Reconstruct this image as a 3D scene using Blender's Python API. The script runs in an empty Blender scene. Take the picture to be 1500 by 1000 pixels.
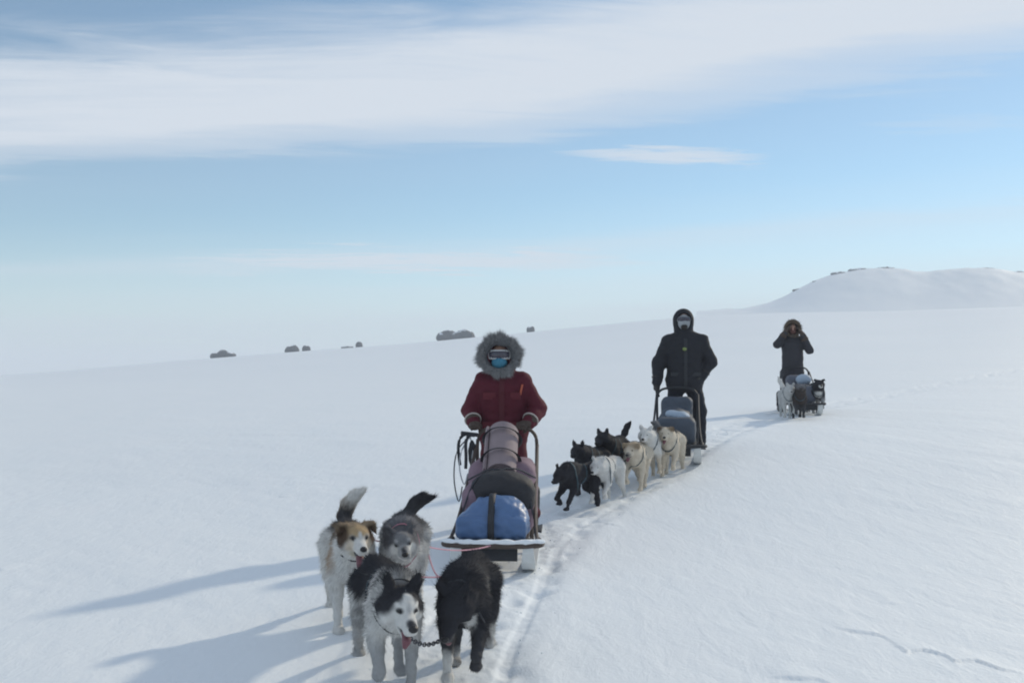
import bpy, bmesh, math, random
import numpy as np
from mathutils import Vector, Matrix

random.seed(7)
RNG = np.random.default_rng(7)
SC = bpy.context.scene
COL = SC.collection
R = math.radians

# ---------------------------------------------------------------- camera
CAM_H = 1.46          # eye height of a standing / kneeling photographer
F = 1500.0            # focal length in photo pixels (photo is 1500 x 1000)
HY = 551.0            # eye-level row in the photo
cam_data = bpy.data.cameras.new('camera')
cam = bpy.data.objects.new('camera', cam_data)
COL.objects.link(cam)
cam.location = (0, 0, CAM_H)
cam.rotation_euler = (R(90), 0, 0)
cam_data.sensor_width = 36
cam_data.lens = 36
cam_data.shift_y = (HY - 500) / 1500
cam_data.clip_end = 8000
SC.camera = cam

# ---------------------------------------------------------------- light
SUN_EL, SUN_AZ = R(26), R(45)      # azimuth from +Y (view direction) towards +X
w = bpy.data.worlds.new('World')
SC.world = w
w.use_nodes = True
nt = w.node_tree
N, L = nt.nodes, nt.links
N.clear()


class NB:
    """small helper to write node maths"""
    def __init__(s, nt):
        s.nt = nt

    def put(s, sock, v):
        if hasattr(v, 'is_output'):
            s.nt.links.new(v, sock)
        else:
            sock.default_value = v

    def m(s, op, a, b=0.0, c=None, clamp=False):
        n = s.nt.nodes.new('ShaderNodeMath')
        n.operation = op
        n.use_clamp = clamp
        s.put(n.inputs[0], a)
        s.put(n.inputs[1], b)
        if c is not None:
            s.put(n.inputs[2], c)
        return n.outputs[0]

    def step(s, x, e0, e1):
        n = s.nt.nodes.new('ShaderNodeMapRange')
        n.interpolation_type = 'SMOOTHSTEP'
        s.put(n.inputs['Value'], x)
        n.inputs['From Min'].default_value = e0
        n.inputs['From Max'].default_value = e1
        return n.outputs[0]

    def noise(s, vec, scale, detail=4, rough=0.5, dist=0.0):
        n = s.nt.nodes.new('ShaderNodeTexNoise')
        n.inputs['Scale'].default_value = scale
        n.inputs['Detail'].default_value = detail
        n.inputs['Roughness'].default_value = rough
        n.inputs['Distortion'].default_value = dist
        if vec is not None:
            s.nt.links.new(vec, n.inputs['Vector'])
        return n.outputs['Fac']

    def comb(s, x, y, z):
        n = s.nt.nodes.new('ShaderNodeCombineXYZ')
        for k, v in enumerate((x, y, z)):
            s.put(n.inputs[k], v)
        return n.outputs[0]

    def mix(s, f, a, b):
        n = s.nt.nodes.new('ShaderNodeMix')
        n.data_type = 'RGBA'
        s.put(n.inputs[0], f)
        for sock, v in ((n.inputs[6], a), (n.inputs[7], b)):
            if hasattr(v, 'is_output'):
                s.nt.links.new(v, sock)
            else:
                sock.default_value = (*v, 1)
        return n.outputs[2]


b = NB(nt)
sky = N.new('ShaderNodeTexSky')
sky.sky_type = 'NISHITA'
sky.sun_disc = False
sky.sun_elevation = SUN_EL
sky.sun_rotation = SUN_AZ
sky.altitude = 900
sky.air_density = 1.0
sky.dust_density = 0.15
sky.ozone_density = 2.5
tc = N.new('ShaderNodeTexCoord')
sep = N.new('ShaderNodeSeparateXYZ')
L.new(tc.outputs['Generated'], sep.inputs[0])
dz = b.m('ADD', b.m('MAXIMUM', sep.outputs['Z'], 0.0), 0.012)
PX = b.m('DIVIDE', sep.outputs['X'], dz)       # a flat cloud layer overhead
PY = b.m('DIVIDE', sep.outputs['Y'], dz)
warp = b.noise(b.comb(b.m('MULTIPLY', PX, 0.35), b.m('MULTIPLY', PY, 0.9), 0.0), 1.0, 5, 0.55, 0.3)
fine = b.noise(b.comb(b.m('MULTIPLY', b.m('ADD', PX, b.m('MULTIPLY', PY, .25)), 0.8), b.m('MULTIPLY', b.m('SUBTRACT', PY, b.m('MULTIPLY', PX, .05)), 3.0), 3.0), 1.5, 8, 0.66, 0.7)
broad = b.noise(b.comb(b.m('MULTIPLY', PX, 0.25), b.m('MULTIPLY', PY, 0.25), 9.0), 1.0, 3, 0.5, 0.2)
# bands of thin high cloud running across the sky
s = b.m('ADD', b.m('ADD', PY, b.m('MULTIPLY', PX, 0.22)), b.m('MULTIPLY', b.m('MAXIMUM', PX, 0.0), 0.46))
s = b.m('ADD', s, b.m('MULTIPLY', b.m('SUBTRACT', warp, 0.5), 1.3))
s = b.m('ADD', s, b.m('MULTIPLY', b.m('SUBTRACT', fine, 0.5), 0.75))
ramp = N.new('ShaderNodeValToRGB')
els = ramp.color_ramp.elements
pts = [(-10, .2), (-6, .75), (-3.2, .2), (-1.2, .7), (0.6, .5), (1.8, .08), (2.4, .06), (3.05, .85), (3.55, .97),
       (4.0, .55), (4.35, .10), (5.6, .05), (6.6, .12), (7.6, .42), (8.6, .30), (11, .5), (15, .75)]
els[0].position = 0
els[0].color = (pts[0][1],) * 3 + (1,)
els[1].position = 1
els[1].color = (pts[-1][1],) * 3 + (1,)
for p, v in pts[1:-1]:
    e = els.new((p + 10) / 25)
    e.color = (v, v, v, 1)
ramp.color_ramp.interpolation = 'EASE'
L.new(b.m('DIVIDE', b.m('ADD', s, 10.0), 25.0, clamp=True), ramp.inputs[0])
mask = ramp.outputs['Color']


def wisp(cx, cy, rx, ry, amt):
    """one small lens-shaped cloud in the layer"""
    ex = b.m('DIVIDE', b.m('SUBTRACT', b.m('ADD', PX, b.m('MULTIPLY', b.m('SUBTRACT', warp, .5), rx * 1.5)), cx), rx)
    ey = b.m('DIVIDE', b.m('SUBTRACT', b.m('ADD', PY, b.m('MULTIPLY', b.m('SUBTRACT', fine, .5), ry * 5.0)), cy), ry)
    rr = b.m('ADD', b.m('MULTIPLY', ex, ex), b.m('MULTIPLY', ey, ey))
    return b.m('MULTIPLY', b.m('SUBTRACT', 1.0, b.step(rr, 0.0, 1.15)), amt)


msum = b.m('MULTIPLY', mask, b.m('ADD', 0.50, b.m('ADD', b.m('MULTIPLY', broad, 0.55), b.m('MULTIPLY', fine, .42))))
for a in ((.66, 4.42, .48, .22, .8), (1.62, 3.86, .42, .14, .25), (-2.5, 8.6, .8, .7, .55), (-.6, 8.2, 2.6, .8, .85)):
    msum = b.m('MAXIMUM', msum, wisp(*a))
msum = b.m('MINIMUM', msum, 0.96)
mulN = N.new('ShaderNodeMix')
mulN.data_type = 'RGBA'
mulN.blend_type = 'MULTIPLY'
mulN.inputs[0].default_value = 1.0
L.new(sky.outputs['Color'], mulN.inputs[6])
mulN.inputs[7].default_value = (0.66, 0.725, 0.68, 1)
SKY_TINT = mulN.inputs[7]
CLOUD = (4.1, 4.45, 4.9)
LOWCLOUD = (3.1, 3.65, 4.2)
final = b.mix(msum, mulN.outputs[2], b.mix(b.step(sep.outputs['Z'], .01, .11), LOWCLOUD, CLOUD))
bg = N.new('ShaderNodeBackground')
bg.inputs['Strength'].default_value = 0.15
L.new(final, bg.inputs['Color'])
wo = N.new('ShaderNodeOutputWorld')
L.new(bg.outputs[0], wo.inputs[0])

sun_d = bpy.data.lights.new('sun', 'SUN')
sun_d.energy = 2.0
sun_d.angle = R(2.5)
sun_d.color = (1.0, 0.88, 0.68)
sun = bpy.data.objects.new('sun', sun_d)
COL.objects.link(sun)
sdir = Vector((math.sin(SUN_AZ) * math.cos(SUN_EL), math.cos(SUN_AZ) * math.cos(SUN_EL), math.sin(SUN_EL)))
sun.rotation_euler = sdir.to_track_quat('Z', 'Y').to_euler()
sun.location = sdir * 50

SC.view_settings.view_transform = 'Standard'
SC.view_settings.look = 'None'
SC.view_settings.exposure = 0.18
SC.view_settings.gamma = 1.0
SC.view_settings.use_curve_mapping = False
SC.cycles.use_denoising = True
SC.cycles.filter_width = 2.0
SC.cycles.max_bounces = 8
SC.cycles.volume_bounces = 1


# ================================================================ helpers
def lerp(a, b_, t):
    return a + (b_ - a) * t


def hash3(ix, iy, iz):
    h = (ix.astype(np.int64) * 374761393 + iy.astype(np.int64) * 668265263 + iz.astype(np.int64) * 2147483647) & 0xFFFFFFFF
    h = ((h ^ (h >> 13)) * 1274126177) & 0xFFFFFFFF
    h = (h ^ (h >> 16)) & 0xFFFFFF
    return h.astype(np.float32) / float(0xFFFFFF)


def vnoise(P, f=1.0, seed=0):
    """value noise in -1..1 at points P (n,3) or (n,2)"""
    P = np.asarray(P, np.float32) * f
    if P.shape[-1] == 2:
        P = np.concatenate([P, np.full(P.shape[:-1] + (1,), seed * 17.31 + .5, np.float32)], -1)
    else:
        P = P + seed * 17.31
    I = np.floor(P)
    t = P - I
    t = t * t * (3 - 2 * t)
    I = I.astype(np.int64)
    x, y, z = I[..., 0], I[..., 1], I[..., 2]
    out = 0
    for dx in (0, 1):
        wx = t[..., 0] if dx else 1 - t[..., 0]
        for dy in (0, 1):
            wy = t[..., 1] if dy else 1 - t[..., 1]
            for dzz in (0, 1):
                wz = t[..., 2] if dzz else 1 - t[..., 2]
                out = out + wx * wy * wz * hash3(x + dx, y + dy, z + dzz)
    return out * 2 - 1


def fbm(P, f, octv=3, seed=0):
    a, s_, o = 1.0, 0.0, 0
    for k in range(octv):
        o = o + a * vnoise(P, f * 2.03 ** k, seed + k)
        s_ += a
        a *= .5
    return o / s_


def mesh_from(name, V, faces, smooth=True):
    """fast mesh from numpy arrays (faces (n,3) or (n,4))"""
    V = np.ascontiguousarray(V, np.float32)
    faces = np.ascontiguousarray(faces, np.int32)
    me = bpy.data.meshes.new(name)
    n, k = faces.shape
    me.vertices.add(len(V))
    me.vertices.foreach_set('co', V.ravel())
    me.loops.add(n * k)
    me.loops.foreach_set('vertex_index', faces.ravel())
    me.polygons.add(n)
    me.polygons.foreach_set('loop_start', np.arange(0, n * k, k, dtype=np.int32))
    me.polygons.foreach_set('loop_total', np.full(n, k, np.int32))
    me.polygons.foreach_set('use_smooth', np.full(n, smooth, bool))
    me.update(calc_edges=True)
    me.validate()
    return me


def set_col(me, C):
    at = me.color_attributes.new('Col', 'FLOAT_COLOR', 'POINT')
    C4 = np.ones((len(C), 4), np.float32)
    C4[:, :3] = C
    at.data.foreach_set('color', C4.ravel())


def link(name, me, mat=None, parent=None, loc=None, rotz=None):
    o = bpy.data.objects.new(name, me)
    COL.objects.link(o)
    if mat is not None and me is not None:
        me.materials.append(mat)
    if parent is not None:
        o.parent = parent
    if loc is not None:
        o.location = loc
    if rotz is not None:
        o.rotation_euler = (0, 0, rotz)
    return o


def tag(o, label=None, cat=None, group=None, kind=None):
    for k, v in (('label', label), ('category', cat), ('group', group), ('kind', kind)):
        if v:
            o[k] = v
    return o


def thing(name, label, cat, loc=(0, 0, 0), rotz=0.0, group=None):
    return tag(link(name, None, None, None, loc, rotz), label, cat, group)


class MB:
    """collects simple shapes into one mesh"""
    def __init__(s):
        s.bm = bmesh.new()

    def box(s, c, size, rot=None, bev=0.0):
        r = bmesh.ops.create_cube(s.bm, size=1.0)
        vs = r['verts']
        M = Matrix.Translation(c) @ (rot.to_4x4() if rot else Matrix()) @ Matrix.Diagonal((*size, 1))
        bmesh.ops.transform(s.bm, matrix=M, verts=vs)
        if bev:
            es = list({e for v in vs for e in v.link_edges})
            bmesh.ops.bevel(s.bm, geom=es, offset=bev, segments=2, affect='EDGES', profile=.6)
        return s

    def tube(s, pts, r, seg=8, closed=False, flat=None):
        """round (or flattened: flat=(w,h)) tube along points"""
        pts = [Vector(p) for p in pts]
        n = len(pts)
        rr = r if isinstance(r, (list, tuple)) else [r] * n
        rings = []
        up0 = Vector((0, 0, 1))
        for i, p in enumerate(pts):
            if closed:
                t = pts[(i + 1) % n] - pts[i - 1]
            else:
                t = pts[min(i + 1, n - 1)] - pts[max(i - 1, 0)]
            t.normalize()
            a = up0 if abs(t.dot(up0)) < .95 else Vector((0, 1, 0))
            sx = t.cross(a).normalized()
            sy = sx.cross(t).normalized()
            ring = []
            for k in range(seg):
                th = 2 * math.pi * k / seg
                if flat:
                    q = p + sx * (math.cos(th) * flat[0]) + sy * (math.sin(th) * flat[1])
                else:
                    q = p + sx * (math.cos(th) * rr[i]) + sy * (math.sin(th) * rr[i])
                ring.append(s.bm.verts.new(q))
            rings.append(ring)
        m = n if closed else n - 1
        for i in range(m):
            A, B = rings[i], rings[(i + 1) % n]
            for k in range(seg):
                s.bm.faces.new((A[k], A[(k + 1) % seg], B[(k + 1) % seg], B[k]))
        if not closed:
            s.bm.faces.new(rings[0][::-1])
            s.bm.faces.new(rings[-1])
        return s

    def ball(s, c, r, sub=2, rot=None):
        q = bmesh.ops.create_icosphere(s.bm, subdivisions=sub, radius=1.0)
        rad = r if isinstance(r, (tuple, list)) else (r, r, r)
        M = Matrix.Translation(c) @ (rot.to_4x4() if rot else Matrix()) @ Matrix.Diagonal((*rad, 1))
        bmesh.ops.transform(s.bm, matrix=M, verts=q['verts'])
        return s

    def build(s, name, mat, parent=None, smooth=True):
        bmesh.ops.recalc_face_normals(s.bm, faces=s.bm.faces)
        me = bpy.data.meshes.new(name)
        s.bm.to_mesh(me)
        s.bm.free()
        for p in me.polygons:
            p.use_smooth = smooth
        if smooth:
            me.set_sharp_from_angle(angle=R(40))
        return link(name, me, mat, parent)


def frame_rows(fwd, up):
    f = np.array(fwd, float)
    f /= np.linalg.norm(f)
    u = np.array(up, float)
    u = u - f * u.dot(f)
    u /= np.linalg.norm(u)
    r = np.cross(f, u)
    return f, r, u


class Sdf:
    """smooth union of round cones, ellipsoids and boxes -> one continuous skin"""
    def __init__(s, k=.03):
        s.k = k
        s.pr = []
        s.paints = []

    def cone(s, p0, r0, p1, r1, col=(.5, .5, .5), k=None, op='u'):
        s.pr.append(('c', np.array(p0, np.float32), np.array(p1, np.float32), r0, r1, np.array(col, np.float32), k or s.k, op))
        return s

    def chain(s, pts, rs, col=(.5, .5, .5), k=None):
        for i in range(len(pts) - 1):
            s.cone(pts[i], rs[i], pts[i + 1], rs[i + 1], col, k)
        return s

    def ell(s, c, r, col=(.5, .5, .5), k=None, A=None, op='u'):
        s.pr.append(('e', np.array(c, np.float32), np.array(r, np.float32), None if A is None else np.array(A, np.float32), None,
                     np.array(col, np.float32), k or s.k, op))
        return s

    def box(s, c, half, rnd, col=(.5, .5, .5), k=None, A=None, op='u'):
        s.pr.append(('b', np.array(c, np.float32), np.array(half, np.float32), None if A is None else np.array(A, np.float32), rnd,
                     np.array(col, np.float32), k or s.k, op))
        return s

    def paint(s, c, r, col, soft=.25, A=None, warp=.0):
        s.paints.append((np.array(c, np.float32), np.array(r, np.float32), np.array(col, np.float32), soft, A, warp))
        return s

    @staticmethod
    def dist(p, P):
        if p[0] == 'c':
            ab = p[2] - p[1]
            L2 = float(ab @ ab) + 1e-12
            t = np.clip(((P - p[1]) @ ab) / L2, 0, 1)
            d = P - p[1] - t[..., None] * ab
            return np.sqrt((d * d).sum(-1)) - (p[3] + (p[4] - p[3]) * t)
        q = P - p[1]
        if p[3] is not None:
            q = q @ p[3].T
        if p[0] == 'e':
            a = q / p[2]
            k0 = np.sqrt((a * a).sum(-1))
            c = q / (p[2] * p[2])
            k1 = np.sqrt((c * c).sum(-1)) + 1e-9
            return k0 * (k0 - 1) / k1
        e = np.abs(q) - (p[2] - p[4])
        return np.sqrt((np.maximum(e, 0) ** 2).sum(-1)) + np.minimum(e.max(-1), 0) - p[4]

    @staticmethod
    def bounds(p):
        if p[0] == 'c':
            r = max(p[3], p[4])
            return np.minimum(p[1], p[2]) - r, np.maximum(p[1], p[2]) + r
        r = float(np.max(p[2])) if p[3] is not None else p[2]
        if p[0] == 'b' and p[3] is not None:
            r = float(np.linalg.norm(p[2]))
        return p[1] - r, p[1] + r

    @staticmethod
    def join(a, d, k, op):
        if op == 's':
            h = np.clip(.5 - .5 * (a + d) / k, 0, 1)
            return a + (-d - a) * h + k * h * (1 - h)
        h = np.clip(.5 + .5 * (d - a) / k, 0, 1)
        return d + (a - d) * h - k * h * (1 - h)

    def value(s, P):
        f = np.full(P.shape[:-1], .3, np.float32)
        for p in s.pr:
            f = s.join(f, s.dist(p, P), p[6], p[7])
        return f

    def colour(s, P, Q=None):
        W = np.zeros(P.shape[0], np.float32)
        C = np.zeros((P.shape[0], 3), np.float32)
        for p in s.pr:
            if p[7] == 's':
                continue
            w_ = np.exp(-np.clip(s.dist(p, P), -.02, 1) / .012) + 1e-12
            W += w_
            C += w_[:, None] * p[5]
        C /= W[:, None]
        wx = np.stack([fbm(P, 28, 2, 1), fbm(P, 28, 2, 2), fbm(P, 28, 2, 3)], -1)
        for c, r, col, soft, A, wp in s.paints:
            q = P + wx * wp - c
            if A is not None:
                q = q @ np.array(A, np.float32).T
            d = np.sqrt(((q / r) ** 2).sum(-1))
            t = np.clip((1 + soft - d) / (2 * soft), 0, 1)
            t = (t * t * (3 - 2 * t))[:, None]
            C = C * (1 - t) + col * t
        return C

    def mesh(s, h, noise=None):
        lo = np.min([s.bounds(p)[0] for p in s.pr if p[7] == 'u'], 0) - 3 * h - .02
        hi = np.max([s.bounds(p)[1] for p in s.pr if p[7] == 'u'], 0) + 3 * h + .02
        n = np.ceil((hi - lo) / h).astype(int) + 1
        ax = [lo[i] + h * np.arange(n[i]) for i in range(3)]
        f = np.full(tuple(n), .3, np.float32)
        for p in s.pr:
            a, c = s.bounds(p)
            pad = p[6] + 2.5 * h + .01
            i0 = np.clip(((a - pad - lo) / h).astype(int), 0, n - 1)
            i1 = np.clip(((c + pad - lo) / h).astype(int) + 2, 1, n)
            sl = tuple(slice(i0[i], i1[i]) for i in range(3))
            G = np.stack(np.meshgrid(*[ax[i][sl[i]] for i in range(3)], indexing='ij'), -1).astype(np.float32)
            f[sl] = s.join(f[sl], s.dist(p, G), p[6], p[7])
        if noise:
            near = np.abs(f) < .06
            ii = np.argwhere(near)
            Pn = lo + ii * h
            f[near] += noise(Pn.astype(np.float32)).astype(np.float32)
        return surface_nets(f, lo, h)


def surface_nets(f, lo, h):
    ins = f < 0
    nx, ny, nz = f.shape
    cs = [(i, j, k) for i in (0, 1) for j in (0, 1) for k in (0, 1)]

    def sub(a, c):
        return a[c[0]:nx - 1 + c[0], c[1]:ny - 1 + c[1], c[2]:nz - 1 + c[2]]
    cnt = sum(sub(ins, c).astype(np.int8) for c in cs)
    act = (cnt > 0) & (cnt < 8)
    idx = np.full(act.shape, -1, np.int32)
    cells = np.argwhere(act)
    idx[act] = np.arange(len(cells))
    acc = np.zeros((len(cells), 3))
    num = np.zeros(len(cells))
    i, j, k = cells.T
    val = {c: f[i + c[0], j + c[1], k + c[2]] for c in cs}
    for a in cs:
        for d in range(3):
            if a[d] == 0:
                c2 = list(a)
                c2[d] = 1
                c2 = tuple(c2)
                va, vb = val[a], val[c2]
                m = (va < 0) != (vb < 0)
                t = np.where(m, va / np.where(m, va - vb, 1), 0)
                pos = np.array(a, float)[None] + 0
                pos = np.repeat(pos, len(cells), 0)
                pos[:, d] += t
                acc[m] += pos[m]
                num[m] += 1
    V = lo + (cells + acc / num[:, None]) * h
    Fs = []
    for d in range(3):
        e1, e2 = (d + 1) % 3, (d + 2) % 3
        sl0 = [slice(1, -1)] * 3
        sl1 = [slice(1, -1)] * 3
        sl0[d] = slice(0, -1)
        sl1[d] = slice(1, None)
        A, B = ins[tuple(sl0)], ins[tuple(sl1)]
        for flip, M in ((False, A & ~B), (True, ~A & B)):
            q = np.argwhere(M)
            if not len(q):
                continue
            off = np.array([1, 1, 1])
            off[d] = 0
            q = q + off
            quad = []
            for o1, o2 in ((-1, -1), (0, -1), (0, 0), (-1, 0)):
                c = q.copy()
                c[:, e1] += o1
                c[:, e2] += o2
                quad.append(idx[c[:, 0], c[:, 1], c[:, 2]])
            quad = np.stack(quad, -1)
            if flip:
                quad = quad[:, ::-1]
            Fs.append(quad)
    Fq = np.concatenate(Fs)
    Fq = Fq[(Fq >= 0).all(1)]
    return V.astype(np.float32), Fq


def skin(name, sdf, h, mat, parent=None, noise=None, colour=True):
    V, Fq = sdf.mesh(h, noise)
    me = mesh_from(name, V, Fq)
    if colour:
        set_col(me, sdf.colour(V))
    return link(name, me, mat, parent), V, Fq


def fur_mesh(V, Fq, C, n, length, width, flow, jitter=.35, lift=.45, keep=None, seed=1):
    """n thin tapering tufts laid over a surface along flow(P)"""
    rng = np.random.default_rng(seed)
    a, b_, c, d = (V[Fq[:, k]] for k in range(4))
    nn = np.cross(c - a, d - b_)
    area = np.linalg.norm(nn, axis=1)
    fi = rng.choice(len(Fq), n, p=area / area.sum())
    u, v = rng.random((2, n, 1))
    P = lerp(lerp(a[fi], b_[fi], u), lerp(d[fi], c[fi], u), v)
    nrm = nn[fi] / (area[fi][:, None] + 1e-12)
    cc = C[Fq[fi, 0]]
    if keep is not None:
        m = keep(P)
        P, nrm, cc = P[m], nrm[m], cc[m]
        n = len(P)
    fl = flow(P)
    fl = fl - nrm * (fl * nrm).sum(1, keepdims=True)
    fl /= np.linalg.norm(fl, axis=1, keepdims=True) + 1e-9
    dr = fl + nrm * lift * (0.6 + .8 * rng.random((n, 1))) + rng.normal(0, jitter, (n, 3))
    dr /= np.linalg.norm(dr, axis=1, keepdims=True)
    side = np.cross(dr, nrm)
    side /= np.linalg.norm(side, axis=1, keepdims=True) + 1e-9
    ln = (length(P) if callable(length) else length) * (0.5 + rng.random((n, 1)))
    wd = width * (0.6 + .8 * rng.random((n, 1)))
    p0 = P - nrm * .003
    VV = np.stack([p0 - side * wd / 2, p0 + side * wd / 2, p0 + dr * ln], 1).reshape(-1, 3)
    FF = np.arange(3 * n).reshape(-1, 3)
    cj = np.clip(cc * (1 + rng.normal(0, .16, (n, 1))), 0.004, .9)
    CC = np.repeat(cj, 3, 0)
    me = mesh_from('fur', VV, FF, False)
    set_col(me, CC)
    return me


# ---------------------------------------------------------------- materials
MATS = {}


def mat(name, col, rough=.7, bump=0.0, bscale=60.0, vary=.15, vscale=8.0, metal=0.0, spec=.4, sheen=0.0, subs=0.0):
    if name in MATS:
        return MATS[name]
    m = bpy.data.materials.new(name)
    m.use_nodes = True
    t = m.node_tree
    nb = NB(t)
    p = t.nodes['Principled BSDF']
    p.inputs['Roughness'].default_value = rough
    p.inputs['Metallic'].default_value = metal
    p.inputs['Specular IOR Level'].default_value = spec
    p.inputs['Sheen Weight'].default_value = sheen
    co = t.nodes.new('ShaderNodeTexCoord').outputs['Object']
    if col == 'attr':
        at = t.nodes.new('ShaderNodeAttribute')
        at.attribute_name = 'Col'
        base = at.outputs['Color']
    else:
        base = None
    fac = nb.m('ADD', 1 - vary, nb.m('MULTIPLY', nb.noise(co, vscale, 5, .6), 2 * vary))
    mm = t.nodes.new('ShaderNodeMix')
    mm.data_type = 'RGBA'
    mm.blend_type = 'MULTIPLY'
    mm.inputs[0].default_value = 1
    if base:
        t.links.new(base, mm.inputs[6])
    else:
        mm.inputs[6].default_value = (*col, 1)
    t.links.new(nb.comb(fac, fac, fac), mm.inputs[7])
    t.links.new(mm.outputs[2], p.inputs['Base Color'])
    if bump:
        bn = t.nodes.new('ShaderNodeBump')
        bn.inputs['Strength'].default_value = bump
        bn.inputs['Distance'].default_value = .01
        t.links.new(nb.noise(co, bscale, 4, .6), bn.inputs['Height'])
        t.links.new(bn.outputs[0], p.inputs['Normal'])
    MATS[name] = m
    return m


M_FUR = mat('fur', 'attr', .85, .5, 90, .18, 30, spec=.15)
M_TUFT = mat('fur_tuft', 'attr', .8, 0, 1, .1, 20, spec=.15)
M_CLOTH = mat('cloth', 'attr', .8, .35, 120, .12, 10, spec=.2)
M_SKIN = mat('skin', (.55, .33, .25), .5, .1, 90, .08)
M_BLACKN = mat('black_nylon', (.028, .030, .036), .6, .3, 90, .2)
M_BLACKL = mat('black_leather', (.022, .02, .02), .5, .3, 60, .2)
M_NOSE = mat('nose', (.018, .017, .018), .35, .3, 200, .2)
M_EYE = mat('eye', (.012, .009, .007), .12, 0, 1, .05, spec=.6)
M_TONGUE = mat('tongue', (.17, .065, .08), .4, .2, 120, .15)
M_PINKW = mat('pink_webbing', (.55, .24, .30), .7, .3, 200, .12)
M_TEALW = mat('teal_webbing', (.04, .075, .095), .7, .3, 200, .12)
M_WOOD = mat('ash_wood', (.33, .24, .15), .6, .2, 40, .25, 14)
M_DWOOD = mat('dark_wood', (.075, .055, .045), .6, .2, 40, .25, 14)
M_SKI = mat('pale_ski_base', (.62, .64, .64), .45, .15, 40, .14, 9)
M_SNOWP = mat('packed_snow', (.82, .86, .90), .7, .5, 40, .05)
M_METAL = mat('steel', (.25, .26, .28), .4, .1, 60, .15, metal=.9)
M_CHAIN = mat('chain_steel', (.10, .10, .11), .45, .1, 60, .15, metal=.6)
M_BLUE = mat('blue_tarpaulin', (.075, .15, .31), .42, .35, 22, .22, 7, spec=.5)
M_MAUVE = mat('mauve_canvas', (.22, .15, .19), .8, .4, 60, .2, 6)
M_PINKMAT = mat('pink_foam_mat', (.27, .215, .23), .75, .3, 90, .12, 8)
M_DARKBAG = mat('dark_canvas', (.026, .026, .031), .7, .4, 40, .25, 6)
M_GREYBAG = mat('slate_canvas', (.06, .075, .10), .7, .4, 40, .3, 6)
M_PALEBAG = mat('pale_blue_sack', (.34, .42, .52), .65, .4, 40, .25, 6)
M_GREYB2 = mat('grey_canvas', (.10, .11, .14), .7, .4, 40, .3, 6)
M_ROPE = mat('pink_rope', (.60, .32, .38), .8, .4, 200, .2)
M_BROPE = mat('dark_rope', (.05, .055, .065), .8, .4, 200, .2)
M_WROPE = mat('pale_rope', (.5, .52, .55), .8, .4, 200, .2)
M_WHITEP = mat('white_plastic', (.66, .66, .66), .35, 0, 1, .05)
M_LENS = mat('goggle_lens', (.035, .03, .05), .08, 0, 1, .05, spec=.8)
M_TEAL = mat('teal_fleece', (.05, .20, .30), .85, .4, 120, .2)
M_PALEF = mat('pale_trim', (.50, .45, .42), .8, .3, 120, .15)
M_GREENB = mat('green_badge', (.22, .28, .09), .6, 0, 1, .1)
M_ORANGE = mat('orange_tape', (.45, .10, .05), .5, 0, 1, .1)
M_GREYF = mat('grey_fleece', (.34, .36, .38), .85, .4, 120, .25)
M_MITT = mat('brown_leather', (.065, .045, .036), .7, .3, 80, .25)


# snow ground
def snow_mat():
    m = bpy.data.materials.new('snow')
    m.use_nodes = True
    t = m.node_tree
    nb = NB(t)
    p = t.nodes['Principled BSDF']
    geo = t.nodes.new('ShaderNodeNewGeometry').outputs['Position']
    mp = t.nodes.new('ShaderNodeMapping')
    mp.inputs['Rotation'].default_value = (0, 0, R(35))
    mp.inputs['Scale'].default_value = (1, .35, 1)
    t.links.new(geo, mp.inputs['Vector'])
    n1 = nb.noise(mp.outputs[0], .9, 6, .6, .3)
    n2 = nb.noise(geo, 26, 5, .65)
    n3 = nb.noise(mp.outputs[0], 6.0, 5, .6, .4)
    colr = nb.mix(n1, (.80, .85, .885), (.86, .885, .905))
    t.links.new(colr, p.inputs['Base Color'])
    p.inputs['Roughness'].default_value = .62
    p.inputs['Specular IOR Level'].default_value = .25
    hgt = nb.m('ADD', nb.m('MULTIPLY', n3, .026), nb.m('MULTIPLY', n2, .008))
    bn = t.nodes.new('ShaderNodeBump')
    bn.inputs['Strength'].default_value = .55
    bn.inputs['Distance'].default_value = 1.0
    t.links.new(hgt, bn.inputs['Height'])
    t.links.new(bn.outputs[0], p.inputs['Normal'])
    return m


M_SNOW = snow_mat()


def rock_mat():
    m = bpy.data.materials.new('snowy_rock')
    m.use_nodes = True
    t = m.node_tree
    nb = NB(t)
    p = t.nodes['Principled BSDF']
    g = t.nodes.new('ShaderNodeNewGeometry')
    sp = t.nodes.new('ShaderNodeSeparateXYZ')
    t.links.new(g.outputs['True Normal'], sp.inputs[0])
    co = g.outputs['Position']
    nz = nb.m('ADD', sp.outputs['Z'], nb.m('MULTIPLY', nb.m('SUBTRACT', nb.noise(co, .8, 4), .5), .7))
    rockc = nb.mix(nb.noise(co, 1.5, 5), (.035, .04, .05), (.10, .11, .12))
    c = nb.mix(nb.step(nz, .80, .92), rockc, (.82, .86, .9))
    t.links.new(c, p.inputs['Base Color'])
    p.inputs['Roughness'].default_value = .9
    return m


M_ROCK = rock_mat()

# ================================================================ terrain
DS = np.array([1.0, 5, 7.5, 9.0, 10.5, 12, 15, 20, 30, 45, 80, 150, 230, 300, 420, 1200, 2600])
UC = np.array([-300., 0, 325, 600, 750, 950, 1150, 1350, 1500, 1800])


def zrow(y, d):
    return CAM_H - (y - HY) * d / F


def col_profile(near, far):
    """near: heights at the first 8 distances; far: photo rows of the ground at 30,45,80,150,230,300"""
    z = list(near) + [zrow(y, d) for y, d in zip(far, (30, 45, 80, 150, 230, 300))]
    z += [z[-1] - .5, z[-1] - 4, z[-1] - 12]
    return z


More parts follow.
